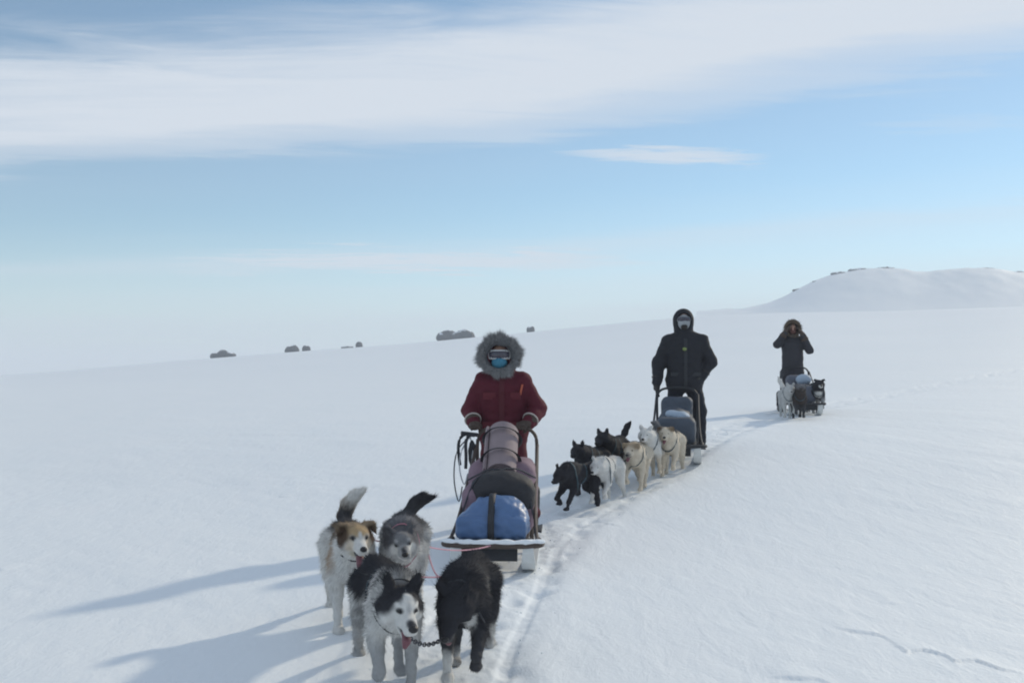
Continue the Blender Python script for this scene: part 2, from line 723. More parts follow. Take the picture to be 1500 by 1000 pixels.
TAB = np.array([
    col_profile([0, -.10, -.17, -.21, -.23, -.25, -.26, -.24], (634, 607, 582, 572, 562, 553)),
    col_profile([0, -.08, -.14, -.17, -.19, -.20, -.20, -.17], (631, 604, 579, 569, 559, 550)),
    col_profile([0, -.03, -.06, -.07, -.07, -.06, -.03, .06], (616, 588, 566, 549, 535, 521)),
    col_profile([0, 0, 0, 0, .04, .09, .17, .32], (602, 577, 553, 532, 516, 501)),
    col_profile([0, 0, 0, .01, .07, .14, .25, .43], (596, 570, 544, 520, 501, 486)),
    col_profile([0, 0, 0, .02, .11, .29, .50, .66], (586, 558, 530, 504, 482, 466)),
    col_profile([0, 0, 0, .04, .16, .33, .57, .74], (578, 549, 519, 493, 471, 455)),
    col_profile([0, 0, 0, .05, .16, .32, .55, .77], (574, 544, 514, 492, 471, 450)),
    col_profile([0, 0, .01, .06, .18, .34, .59, .82], (570, 540, 508, 482, 461, 446)),
    col_profile([0, 0, .01, .06, .20, .37, .63, .88], (566, 536, 503, 476, 455, 440)),
])
NLU, NLD = 240, 420
_lu = np.linspace(UC[0], UC[-1], NLU)
_ld = np.linspace(math.log(DS[0]), math.log(DS[-1]), NLD)
_t1 = np.stack([np.interp(_ld, np.log(DS), TAB[i]) for i in range(len(UC))])
_t2 = np.stack([np.interp(_lu, UC, _t1[:, j]) for j in range(NLD)], 1)


def blur(A, n, axis):
    kern = np.exp(-np.linspace(-2, 2, 2 * n + 1) ** 2)
    kern /= kern.sum()
    pad = [(0, 0), (0, 0)]
    pad[axis] = (n, n)
    B = np.pad(A, pad, mode='edge')
    return np.apply_along_axis(lambda v: np.convolve(v, kern, 'valid'), axis, B)


TABLE = blur(blur(_t2, 9, 1), 14, 0)


def base_z(x, y):
    x = np.asarray(x, float)
    y = np.asarray(y, float)
    r = np.hypot(x, y)
    th = np.arctan2(x, y)
    tc_ = np.clip(th, -R(36), R(36))
    u = np.clip(750 + F * np.tan(tc_), UC[0], UC[-1])
    d = r * np.cos(tc_)
    fu = np.clip((u - UC[0]) / (UC[-1] - UC[0]) * (NLU - 1), 0, NLU - 1.001)
    fd = np.clip((np.log(np.maximum(d, 1.001)) - _ld[0]) / (_ld[-1] - _ld[0]) * (NLD - 1), 0, NLD - 1.001)
    i, j = fu.astype(int), fd.astype(int)
    a, c = fu - i, fd - j
    z = (TABLE[i, j] * (1 - a) * (1 - c) + TABLE[i + 1, j] * a * (1 - c) + TABLE[i, j + 1] * (1 - a) * c + TABLE[i + 1, j + 1] * a * c)
    # behind and far to the sides the field simply goes on level
    wb = np.clip((np.abs(th) - R(45)) / R(60), 0, 1)
    wb = wb * wb * (3 - 2 * wb)
    return z * (1 - wb) + np.where(d > 400, z * wb, 0)


TRAIL = np.array([(-.75, 0.5), (-.48, 3.0), (-.34, 5.0), (-.08, 7.2), (.14, 8.8), (.45, 9.9), (1.0, 11.0), (1.6, 12.1), (2.2, 13.6),
                  (3.4, 16.3), (5.4, 20.0), (8.4, 25), (13, 32), (22, 44), (40, 66)])
_tt = np.linspace(0, 1, len(TRAIL))
_tf = np.linspace(0, 1, 140)
TR = blur(np.stack([np.interp(_tf, _tt, TRAIL[:, 0]), np.interp(_tf, _tt, TRAIL[:, 1])]), 5, 1).T


def trail_uv(x, y):
    """signed lateral offset from the trail and distance along it"""
    best = np.full(x.shape, 1e9)
    lat = np.full(x.shape, 1e9)
    for i in range(len(TR) - 1):
        a, c = TR[i], TR[i + 1]
        ab = c - a
        L_ = np.hypot(*ab)
        ab = ab / L_
        px, py = x - a[0], y - a[1]
        t = np.clip(px * ab[0] + py * ab[1], 0, L_)
        ex, ey = px - t * ab[0], py - t * ab[1]
        dd = ex * ex + ey * ey
        m = dd < best
        best[m] = dd[m]
        lat[m] = (np.sqrt(dd) * np.sign(ex * ab[1] - ey * ab[0]))[m]
    return lat


def px2ground(px, py):
    """point of the near, level ground seen at a photo pixel"""
    d = CAM_H * F / (py - HY)
    return ((px - 750) / F * d, d)


LIPS = [
    [px2ground(*p) for p in ((1215, 920), (1255, 928), (1290, 930), (1297, 950), (1325, 956), (1350, 951), (1378, 957), (1400, 971), (1430, 968), (1465, 979), (1510, 988))],
    [px2ground(*p) for p in ((1120, 989), (1160, 994), (1200, 998), (1240, 1010))],
    [px2ground(*p) for p in ((1372, 884), (1390, 887), (1404, 886))],
    [px2ground(*p) for p in ((1290, 884), (1310, 885), (1330, 884))],
    [px2ground(*p) for p in ((-20, 806), (10, 808), (28, 805))],
    [px2ground(*p) for p in ((870, 770), (890, 778), (915, 781))],
    [px2ground(*p) for p in ((955, 742), (975, 744), (995, 741))],
    [px2ground(*p) for p in ((400, 726), (420, 727), (440, 724))],
]


def detail_z(x, y):
    r = np.hypot(x, y)
    P = np.stack([x, y], -1)
    ca, sa = math.cos(R(35)), math.sin(R(35))
    Q = np.stack([x * ca + y * sa, (-x * sa + y * ca) * .38], -1)
    z = .030 * fbm(Q, .45, 3, 3) + .018 * fbm(Q, 1.7, 4, 6) * np.clip(fbm(P, .35, 2, 9) + .55, 0, 1)
    z += .05 * fbm(P, .12, 2, 12) * np.clip(r / 12, 0, 1)
    z += .35 * fbm(P, .02, 3, 15) * np.clip((r - 30) / 120, 0, 1)
    # wind-crust lips: a shallow step down on the near side
    for lp in LIPS:
        lp = np.array(lp)
        x0, x1 = lp[:, 0].min(), lp[:, 0].max()
        m = (x > x0 - .1) & (x < x1 + .1) & (y > lp[:, 1].min() - .6) & (y < lp[:, 1].max() + .6)
        if not m.any():
            continue
        yl = np.interp(x[m], lp[:, 0], lp[:, 1]) + .05 * vnoise(P[m], 9, 4)
        e = np.clip(np.minimum(x[m] - x0, x1 - x[m]) / .12, 0, 1)
        dy = y[m] - yl
        z[m] += e * .009 * np.exp(-np.maximum(dy, 0) / .35) * np.clip((dy + .012) / .012, 0, 1)
        z[m] -= e * .005 * np.exp(-np.maximum(-dy, 0) / .10) * (dy < 0)
    m = (r < 75) & (y > 0) & (np.abs(x) < 45)
    lat = np.full(x.shape, 99.0)
    lat[m] = trail_uv(x[m], y[m])
    m = np.abs(lat) < 1.4
    l = lat[m]
    Pm = P[m]
    wv = l + .06 * vnoise(Pm, 1.3, 21)
    inn = np.clip((.46 - np.abs(wv)) / .16, 0, 1)
    inn = inn * inn * (3 - 2 * inn)
    churn = fbm(Pm, 5.5, 3, 22)
    prints = np.clip(vnoise(Pm, 6.5, 25) - .05, 0, 1)
    dzt = inn * (-.010 + .020 * churn - .040 * prints)
    dzt += .006 * np.exp(-((np.abs(wv) - .50) / .09) ** 2) * (0.6 + .9 * np.clip(fbm(Pm, 4, 2, 27) + .3, 0, 1))
    for g in (-.27, .27):
        dzt -= .013 * np.clip(.7 + .8 * vnoise(Pm, 1.1, 29), 0, 1) * np.exp(-((l - g + .02 * vnoise(Pm, 2.0, 28)) / .040) ** 4)
    z[m] += dzt
    return z


def ground_z(x, y):
    x = np.atleast_1d(np.asarray(x, float))
    y = np.atleast_1d(np.asarray(y, float))
    return base_z(x, y) + detail_z(x, y)


def gz(x, y):
    return float(base_z(x, y))


def at(px, d):
    """world x, y, ground z for a thing standing d metres ahead in photo column px"""
    x = (px - 750) / F * d
    return x, d, gz(x, d)


def build_ground():
    th = np.concatenate([np.linspace(-180, -60, 30)[:-1], np.linspace(-60, -31, 60)[:-1], np.linspace(-31, 31, 620)[:-1],
                         np.linspace(31, 60, 60)[:-1], np.linspace(60, 180, 31)[:-1]])
    th = np.radians(th)
    rr = np.concatenate([np.geomspace(.4, 3.0, 40)[:-1], np.geomspace(3.0, 26, 640)[:-1], np.geomspace(26, 420, 150)[:-1], np.geomspace(420, 2500, 16)])
    T, RR = np.meshgrid(th, rr, indexing='ij')
    X, Y = RR * np.sin(T), RR * np.cos(T)
    Z = base_z(X, Y)
    sh = X.shape
    Z = Z + detail_z(X.ravel(), Y.ravel()).reshape(sh)
    nt_, nr = sh
    V = np.stack([X, Y, Z], -1).reshape(-1, 3)
    I = np.arange(nt_ * nr).reshape(nt_, nr)
    I2 = np.roll(I, -1, 0)
    Fq = np.stack([I[:, :-1], I[:, 1:], I2[:, 1:], I2[:, :-1]], -1).reshape(-1, 4)
    # centre fan
    c = len(V)
    V = np.vstack([V, [0, 0, Z[:, 0].mean()]])
    me = mesh_from('snow_ground', V, Fq[:, ::-1])
    bm = bmesh.new()
    bm.from_mesh(me)
    bm.verts.ensure_lookup_table()
    for k in range(nt_):
        f = bm.faces.new((bm.verts[c], bm.verts[int(I2[k, 0])], bm.verts[int(I[k, 0])]))
        f.smooth = True
    bmesh.ops.recalc_face_normals(bm, faces=bm.faces)
    bm.to_mesh(me)
    bm.free()
    if me.polygons[0].normal.z < 0:
        me.flip_normals()
    return tag(link('snow_ground', me, M_SNOW), kind='structure')


build_ground()


# the low hill behind, to the right
def build_hill():
    nx, ny = 260, 90
    d0, d1 = 332.0, 520.0
    us = np.linspace(1020, 1900, nx)
    dd = np.linspace(d0, d1, ny)
    U, D = np.meshgrid(us, dd, indexing='ij')
    X = (U - 750) / F * D
    # crest rows in the photo
    cu = np.array([1020, 1100, 1140, 1165, 1190, 1220, 1260, 1310, 1350, 1400, 1450, 1500, 1600, 1750, 1900])
    cy = np.array([458, 454, 440, 424, 411, 401, 396, 397, 401, 397, 394, 398, 404, 418, 440])
    crest = np.interp(us, cu, cy)
    crest = np.convolve(np.pad(crest, 5, mode='edge'), np.ones(11) / 11, 'valid')
    DC = 400.0
    zc = CAM_H - (crest - HY) * DC / F
    t = (D - d0) / (DC - d0)
    up = np.clip(t, 0, 1)
    up = up * up * (3 - 2 * up) * .5 + up * .5
    back = np.clip((D - DC) / (d1 - DC), 0, 1)
    g0 = base_z(X, D)
    g0f = g0[:, :1] * 0 + base_z((us - 750) / F * d0, np.full(nx, d0))[:, None] - 1.2
    Z = g0f + (zc[:, None] - g0f) * up
    Z = Z - back ** 2 * (zc[:, None] - g0f) * 1.05
    P = np.stack([X, D], -1).reshape(-1, 2)
    amp = np.clip(t, 0, 1)
    Z = Z + (2.0 * fbm(P, .035, 5, 31) + .9 * np.abs(fbm(P, .12, 3, 33))).reshape(X.shape) * np.minimum(amp, 1 - back) * .8
    V = np.stack([X, D, Z], -1).reshape(-1, 3)
    I = np.arange(nx * ny).reshape(nx, ny)
    Fq = np.stack([I[:-1, :-1], I[1:, :-1], I[1:, 1:], I[:-1, 1:]], -1).reshape(-1, 4)
    me = mesh_from('hill', V, Fq)
    tag(link('hill', me, M_SNOW), kind='structure')

    def hz(px, d):
        i = np.clip((px - 1020) / 880 * (nx - 1), 0, nx - 2)
        j = np.clip((d - d0) / (d1 - d0) * (ny - 1), 0, ny - 2)
        i0, j0 = int(i), int(j)
        return float(Z[i0, j0])
    return hz


HZ = build_hill()


def rock(px, d, wpx, hpx, label, lobes, seed, z=None, sink=.35, group=None):
    """dark rock breaking through the snow; lobes: (offset, size, height) as parts of the width"""
    wm, hm = wpx * d / F, hpx * d / F
    x, y = (px - 750) / F * d, d
    zz = gz(x, y) if z is None else z
    s_ = Sdf(.25 * hm)
    for ox, sx, hh in lobes:
        s_.ell((ox * wm, 0, hh * hm * .35), (sx * wm, max(.35 * wm, .8 * hm) * (.5 + sx), hh * hm * .68))
    h = max(wm / 26, .08)
    V, Fq = s_.mesh(h, lambda P: hm * .30 * (np.abs(fbm(P, 1.0 / hm, 2, seed)) - .25) + hm * .12 * fbm(P, 3 / hm, 3, seed + 3))
    me = mesh_from('rock_outcrop', V, Fq, False)
    o = link('rock_outcrop', me, M_ROCK, None, (x, y, zz - sink * hm * .3))
    tag(o, label, 'rock', group)


rock(327, 298, 36, 11, 'dark humped rock outcrop at the low end of the snowy skyline', [(-.33, .2, .62), (0, .2, 1.05), (.3, .22, .72)], 41)
rock(428, 298, 22, 11, 'dark dome-shaped rock on the skyline beside a much smaller rock', [(-.2, .28, .8), (.12, .32, 1.0)], 52)
rock(449, 298, 12, 8.5, 'small dark rock close beside a dome-shaped rock on the skyline', [(-.2, .3, 1.0), (.22, .28, .9)], 63)
rock(517, 298, 32, 9, 'mostly snow-covered low rock with one dark peaked end on skyline', [(-.25, .28, .35), (.28, .15, 1.1)], 74)
rock(668, 297, 52, 14, 'long flat dark rock outcrop on skyline behind the red parka driver', [(-.4, .14, .75), (-.22, .2, 1.0), (.02, .2, .8), (.24, .22, 1.05), (.4, .12, .85)], 85)
rock(777, 297, 12, 9, 'lone small dark rock on skyline past the fur-ruffed hood', [(-.15, .3, .9), (.2, .3, 1.0)], 96)
for px, dy, wpx, hpx, sd, lb in ((1200, 398, 20, 3.5, 101, 'low dark rock on the shoulder of the snowy hill'),
                                 (1232, 400, 30, 4.9, 102, 'long dark rock ledge below the top of the hill'),
                                 (1262, 402, 38, 5.6, 103, 'broad dark rock capping the summit of the snowy hill'),
                                 (1297, 402, 28, 5.6, 104, 'dark rounded rock beside the broad summit rock on the hill'),
                                 (1170, 398, 18, 4, 105, 'thin dark rock low down the outer slope of the hill'),
                                 (1442, 401, 30, 4, 106, 'flat snow-dusted rock on the second crest of the hill'),
                                 (1492, 401, 22, 5, 107, 'darker rock at the far end of the hill crest')):
    rock(px, dy, wpx, hpx, lb, [(-.3, .22, .8), (0, .26, 1.0), (.3, .22, .85)], sd, HZ(px, dy) - .75, .2)

# ================================================================ dogs
BLK = (.030, .030, .035)
DGR = (.055, .055, .060)
GRY = (.16, .16, .17)
LGR = (.36, .36, .36)
WHT = (.62, .61, .585)
CRM = (.60, .53, .43)
TAN = (.27, .205, .14)
BRN = (.075, .050, .035)

# leg angles from straight down, forward positive, degrees
FRONT = {'stand': (-28, 4, 12), 'reach': (25, 32, 18), 'push': (-40, -24, -30), 'lift': (22, 52, -62), 'fold': (-2, 30, -85), 'mid': (-5, 12, 0)}
HIND = {'stand': (32, -42, 6), 'reach': (58, -8, 26), 'push': (-8, -52, -34), 'lift': (52, -62, 0), 'mid': (20, -30, 0)}


def dog(label, px, d, yaw, scale=1.0, base=WHT, legc=None, paints=(), hpaints=(), head=(.20, .0, 0, 0), roll=0, ear='up', mouth=.0,
        legs=('stand', 'lift', 'push', 'mid'), tail=None, tailc=None, vox=.011, fur=9000, sink=.02, group=None, collar=None, harness=M_TEALW,
        earc=None, hs=1.0, tuft=.040, xy=None):
    """head = (forward of withers, up, yaw deg, pitch deg (down positive)); dog faces -Y"""
    legc = legc or base
    earc = earc or base
    S = Sdf(.045)

    def B(f, x, z):
        return (x, -f, z)
    # trunk
    S.ell(B(.19, 0, .435), (.114, .17, .160), base)
    S.ell(B(.02, 0, .455), (.112, .23, .134), base)
    S.ell(B(-.17, 0, .475), (.092, .18, .106), base)
    S.ell(B(-.28, 0, .475), (.108, .13, .125), base)
    S.cone(B(.10, 0, .545), .075, B(.24, 0, .53), .085, base)
    # head frame
    hy, hp = R(head[2]), R(head[3])
    fw = np.array([math.sin(hy) * math.cos(hp), -math.cos(hy) * math.cos(hp), -math.sin(hp)])
    fr, rr_, ur = frame_rows(fw, (math.sin(R(roll)), 0, math.cos(R(roll))))
    hc = np.array(B(.24 + head[0], head[4] if len(head) > 4 else 0, .55 + head[1]))

    def H(f, r, u):
        return hc + (fr * f + rr_ * r + ur * u) * hs
    A = np.array([fr, rr_, ur])
    nb_ = np.array(B(.22, 0, .50))
    S.cone(nb_, .118, H(-.03, 0, -.03), .090, base, .05)
    
    def hs3(*v):
        return tuple(q_ * hs for q_ in v)
    S.ell(H(-.085, 0, -.045), hs3(.06, .10, .10), base, .04, A)
    HK = .016
    S.ell(H(0, 0, .005), hs3(.088, .074, .068), base, HK, A)
    S.ell(H(.045, 0, .018), hs3(.052, .056, .044), base, HK, A)
    for sgn in (-1, 1):
        S.ell(H(-.008, sgn * .058, -.030), hs3(.062, .045, .056), base, HK * 1.5, A)
        S.ell(H(.062, sgn * .034, .016), hs3(.026, .02, .018), base, .010, A)
    S.cone(H(.065, 0, -.022), .044 * hs, H(.160, 0, -.036), .031 * hs, base, .018)
    for sgn in (-1, 1):
        S.cone(H(.09, sgn * .018, -.040), .025 * hs, H(.152, sgn * .013, -.047), .021 * hs, base, .01)
    jo = mouth
    S.cone(H(.04, 0, -.062), .030 * hs, H(.125 - .02 * jo, 0, -.068 - .050 * jo), .0165 * hs, base, .012)
    # ears
    for sgn in (-1, 1):
        if ear == 'up':
            e0, e1, et = (-.025, .048, .050), (-.030, .062, .090), (-.028, .070, .132)
        elif ear == 'side':
            e0, e1, et = (-.03, .055, .045), (-.022, .095, .070), (.0, .125, .045)
        elif ear == 'fold':
            e0, e1, et = (-.02, .060, .050), (-.008, .098, .058), (.015, .112, .012)
        else:                                   # back
            e0, e1, et = (-.045, .050, .050), (-.075, .072, .078), (-.112, .082, .092)
        q = [H(e[0], sgn * e[1], e[2]) for e in (e0, e1, et)]
        S.cone(q[0], .032 * hs, q[1], .024 * hs, earc, .012)
        S.cone(q[1], .024 * hs, q[2], .007 * hs, earc, .008)
        # hollow of the ear
        n_ = (fr * .022 + rr_ * sgn * .006) * hs
        S.cone(q[0] + n_ * 1.35, .012, q[1] + n_ * 1.15, .010, earc, .006, 's')
    # legs
    sh = [(.185, -.082, .40), (.185, .082, .40), (-.275, -.078, .44), (-.275, .078, .44)]
    paw_z = []
    for i, ps in enumerate(legs):
        p = np.array(sh[i])
        isf = i < 2
        ang = (FRONT if isf else HIND)[ps] if isinstance(ps, str) else ps
        lens = (.150, .165, .085) if isf else (.185, .195, .145)
        rad = (.070, .045, .027, .023) if isf else (.098, .060, .031, .024)
        pts = [p]
        sx = math.copysign(1, sh[i][1])
        for k_, (a_, l_) in enumerate(zip(ang, lens)):
            q = pts[-1] + np.array([math.sin(R(a_)) * l_, sx * (.012 if k_ == 0 else -.006), -math.cos(R(a_)) * l_])
            pts.append(q)
        W = [B(*q) for q in pts]
        cs = [base, legc, legc]
        for k_ in range(3):
            S.cone(W[k_], rad[k_], W[k_ + 1], rad[k_ + 1], cs[k_], .04 if k_ == 0 else .02)
        tilt = ang[2] if ang[2] < -25 else 0
        pf = pts[-1] + np.array([.028 * math.cos(R(tilt)), 0, -.006 + .028 * math.sin(R(tilt))])
        S.ell(B(*pf), (.036, .050, .026), legc, .018)
        for t_ in (-1, 1):
            S.ell(B(pf[0] + .03, pf[1] + t_ * .013, pf[2] - .004), (.014, .022, .017), legc, .008)
        paw_z.append(pf[2] - .030)
    zmin = min(paw_z)
    # tail
    if tail:
        T = [B(*t) for t in tail]
        n_ = len(T)
        for k_ in range(n_ - 1):
            ra = .030 + .014 * math.sin(math.pi * min(1, (k_ + .3) / (n_ - 1)))
            rb = .030 + .014 * math.sin(math.pi * min(1, (k_ + 1.3) / (n_ - 1))) if k_ < n_ - 2 else .014
            c_ = (tailc or [base])[min(k_, len(tailc or [base]) - 1)]
            S.cone(T[k_], ra, T[k_ + 1], rb, c_, .03)
    for c, r_, col_, soft in paints:
        S.paint(B(*c), (r_[1], r_[0], r_[2]), col_, soft, None, .02)
    for c, r_, col_, soft in hpaints:
        S.paint(H(*c), tuple(q_ * hs for q_ in r_), col_, soft, A, .006)
    V, Fq = S.mesh(vox, lambda P: .009 * fbm(P, 22, 2, 5) + .004 * fbm(P, 55, 2, 8))
    C = S.colour(V)
    x, y, z = at(px, d)
    if xy is not None:
        x, y = xy
        z = gz(x, y)
    root = thing('sled_dog', label, 'dog', (x, y, z - (zmin) * scale - sink), R(yaw), group)
    root.scale = (scale,) * 3
    me = mesh_from('body', V, Fq)
    set_col(me, C)
    body = link('body', me, M_FUR, root)

    if fur:
        hcv, fwv = hc.astype(np.float32), fr.astype(np.float32)

        def flow(P):
            g = np.zeros_like(P)
            g[:, 1] = 1.0
            g[:, 2] = -.55
            dh = np.linalg.norm(P - hcv, axis=1)
            m = dh < .16
            v = P - (hcv + fwv * .20)
            g[m] = v[m] / (np.linalg.norm(v[m], axis=1, keepdims=True) + 1e-6)
            lg = P[:, 2] < .28
            g[lg] = (0, .25, -1)
            if tail:
                tb = np.array(B(*tail[0]))
                tt_ = np.array(B(*tail[-1]))
                tm = (P[:, 1] > tb[1] - .02) & (P[:, 2] > tb[2] - .01) if tt_[2] > tb[2] else (P[:, 1] > tb[1])
                g[tm] = (tt_ - tb) / np.linalg.norm(tt_ - tb)
            return g

        def keep(P):
            q = (P - hcv) @ A.T.astype(np.float32)
            face = (q[:, 0] > .035) & (np.linalg.norm(P - hcv, axis=1) < .24)
            return ~face

        def ln(P):
            dh = np.linalg.norm(P - hcv, axis=1)
            l_ = np.full(len(P), tuft)
            l_[dh < .13] = tuft * .55
            l_[P[:, 2] < .22] = tuft * .45
            l_[P[:, 1] > .36] = tuft * .8
            return l_[:, None]
        big = fur > 10000
        fm = fur_mesh(V, Fq, C, int(fur * (1.8 if big else 1.0)), ln, .0034 if big else .0046, flow, .15, .20 if big else .28, keep, seed=int(px))
        fo = link('fur', fm, M_TUFT, root)
        fo['kind'] = 'stuff'
    # face
    m_ = MB()
    m_.ball(H(.186, 0, -.024), hs3(.018, .022, .017), 2, Matrix(A.T.tolist()))
    m_.build('nose', M_NOSE, root)
    for sgn in (-1, 1):
        MB().ball(H(.079, sgn * .036, .008), hs3(.010, .0125, .0095), 2, Matrix(A.T.tolist())).build('eye', M_EYE, root)
    if mouth > .2:
        T = Sdf(.012)
        T.chain([H(.06, 0, -.060 - .014 * jo), H(.125, .004, -.062 - .034 * jo), H(.148, .008, -.072 - .046 * jo), H(.150, .012, -.092 - .05 * jo)],
                [.020, .021, .020, .014])
        V2, F2 = T.mesh(.006)
        link('tongue', mesh_from('tongue', V2, F2), M_TONGUE, root)
        mo = Sdf(.01)
        mo.ell(H(.085, 0, -.056 - .018 * jo), (.055, .030, .016 + .014 * jo), A=A)
        V2, F2 = mo.mesh(.007)
        link('mouth', mesh_from('mouth', V2, F2), M_NOSE, root)
    # collar and harness bands, laid on the coat
    def band(center, ax1, ax2, width, name, mt, off=-.008, n=40):
        c_ = np.array(center, float)
        a1, a2 = np.array(ax1, float), np.array(ax2, float)
        a1 /= np.linalg.norm(a1)
        a2 = a2 - a1 * a1.dot(a2)
        a2 /= np.linalg.norm(a2)
        wv = np.cross(a1, a2)
        VV = []
        ts = np.linspace(.02, .34, 90)
        for k_ in range(n):
            th = 2 * math.pi * k_ / n
            dr = a1 * math.cos(th) + a2 * math.sin(th)
            val = S.value((c_ + dr * ts[:, None]).astype(np.float32))
            ins = np.argmax(val > .004) if (val > .004).any() else len(ts) - 1
            p = c_ + dr * (ts[ins] + off)
            for s1, s2 in ((-1, 0), (1, 0), (1, 1), (-1, 1)):
                VV.append(p + wv * s1 * width / 2 + dr * s2 * .006)
        FF = []
        for k_ in range(n):
            a_, b2 = 4 * k_, 4 * ((k_ + 1) % n)
            for e in range(4):
                FF.append((a_ + e, a_ + (e + 1) % 4, b2 + (e + 1) % 4, b2 + e))
        return link(name, mesh_from(name, np.array(VV), np.array(FF)), mt, root)
    nk = hc - nb_
    nk = nk / np.linalg.norm(nk)
    px_ = np.cross(nk, (0, 0, 1.0))
    if np.linalg.norm(px_) < .1:
        px_ = np.array([1.0, 0, 0])
    pz_ = np.cross(px_, nk)
    if collar:
        band(lerp(nb_, hc, .45), px_, pz_, .026, 'collar', collar, -.014 if collar is M_PINKW else -.016)
    if harness:
        if fur < 10000:
            band(lerp(nb_, hc, .08), px_, pz_, .028, 'neck_strap', harness)
        band(B(-.02, 0, .455), (1, 0, 0), (0, .25, 1), .030, 'girth_strap', harness)
    return root, {'hitch': Vector(B(-.36, 0, .50)), 'neck': Vector(B(.30, 0, .42)), 'chin': Vector(H(.03, 0, -.10)), 'snout': Vector(H(.15, 0, -.06))}


def wpt(dg, key):
    root, P = dg
    M = Matrix.Translation(root.location) @ Matrix.Rotation(root.rotation_euler.z, 4, 'Z') @ Matrix.Diagonal((*root.scale, 1))
    return M @ P[key]


UPTAIL = [(-.36, 0, .53), (-.42, 0, .60), (-.42, .01, .70), (-.36, .03, .78), (-.28, .07, .82)]
DTAIL = [(-.37, 0, .50), (-.46, 0, .45), (-.52, 0, .34), (-.54, .01, .22)]
BTAIL = [(-.37, 0, .52), (-.47, 0, .53), (-.57, 0, .50), (-.66, .01, .48)]

# --- first team
# lead dog: black saddle, pale shoulders, white mask
husky = dog('black and white masked husky leading with its mouth open, chained to the black dog', 568, 4.95, 17, .90, WHT, LGR,
            paints=[((.0, 0, .60), (.52, .20, .115), BLK, .22), ((-.05, -.13, .50), (.34, .06, .13), BLK, .3), ((-.05, .13, .50), (.34, .06, .13), BLK, .3),
                    ((.30, 0, .58), (.12, .13, .09), BLK, .3),
                    ((.20, -.12, .50), (.05, .09, .16), (.55, .53, .51), .35), ((.20, .12, .50), (.05, .09, .16), (.55, .53, .51), .35),
                    ((.10, -.13, .42), (.035, .08, .14), DGR, .3), ((.10, .13, .42), (.035, .08, .14), DGR, .3),
                    ((-.33, -.10, .36), (.12, .06, .16), DGR, .4)],
            hpaints=[((-.05, 0, .04), (.125, .15, .10), BLK, .15), ((.0, -.085, -.015), (.065, .040, .085), BLK, .25), ((.0, .085, -.015), (.065, .040, .085), BLK, .25),
                     ((.075, 0, .048), (.045, .026, .035), WHT, .25), ((.06, -.040, .030), (.03, .014, .010), WHT, .3), ((.06, .040, .030), (.03, .014, .010), WHT, .3),
                     ((.10, 0, -.03), (.10, .062, .05), WHT, .2), ((.03, -.05, -.055), (.06, .05, .045), WHT, .3), ((.03, .05, -.055), (.06, .05, .045), WHT, .3),
                     ((.075, 0, .02), (.05, .010, .03), (.45, .44, .43), .4), ((.165, 0, -.018), (.045, .022, .020), DGR, .35), ((.12, 0, -.066), (.06, .036, .018), DGR, .35),
                     ((.09, -.037, .012), (.02, .017, .013), BLK, .35), ((.09, .037, .012), (.02, .017, .013), BLK, .35),
                     ((-.10, 0, -.03), (.05, .14, .12), (.5, .49, .47), .35)],
            head=(.15, -.075, 6, 14), roll=4, ear='up', mouth=.55, hs=1.17, legs=('fold', 'mid', 'push', 'reach'), tail=BTAIL, tailc=[BLK, DGR, GRY],
            fur=18000, vox=.0095, collar=M_BLACKN, harness=M_TEALW, earc=BLK)
blackdog = dog('black dog with white socks running head down beside the masked husky', 685, 5.12, -4, .88, BLK, DGR,
               paints=[((.26, .045, .33), (.09, .035, .055), WHT, .4), ((.30, 0, .38), (.05, .03, .04), (.3, .3, .3), .5),
                       ((.2, -.09, .03), (.2, .07, .115), WHT, .25), ((.2, .09, .0), (.2, .07, .055), WHT, .3),
                       ((-.3, .08, .0), (.3, .09, .17), (.5, .49, .47), .3), ((-.3, -.08, .0), (.3, .09, .10), (.5, .49, .47), .3),
                       ((.0, .135, .52), (.16, .03, .10), (.16, .15, .14), .6)],
               hpaints=[((.13, 0, -.05), (.06, .028, .022), (.26, .25, .24), .5)],
               head=(.16, -.125, -14, 42, -.03), roll=0, ear='back', mouth=.3, legs=('mid', 'lift', 'reach', 'push'), tail=BTAIL, tailc=[BLK],
               fur=16000, vox=.0095, collar=M_BLACKN, harness=M_TEALW, tuft=.042)
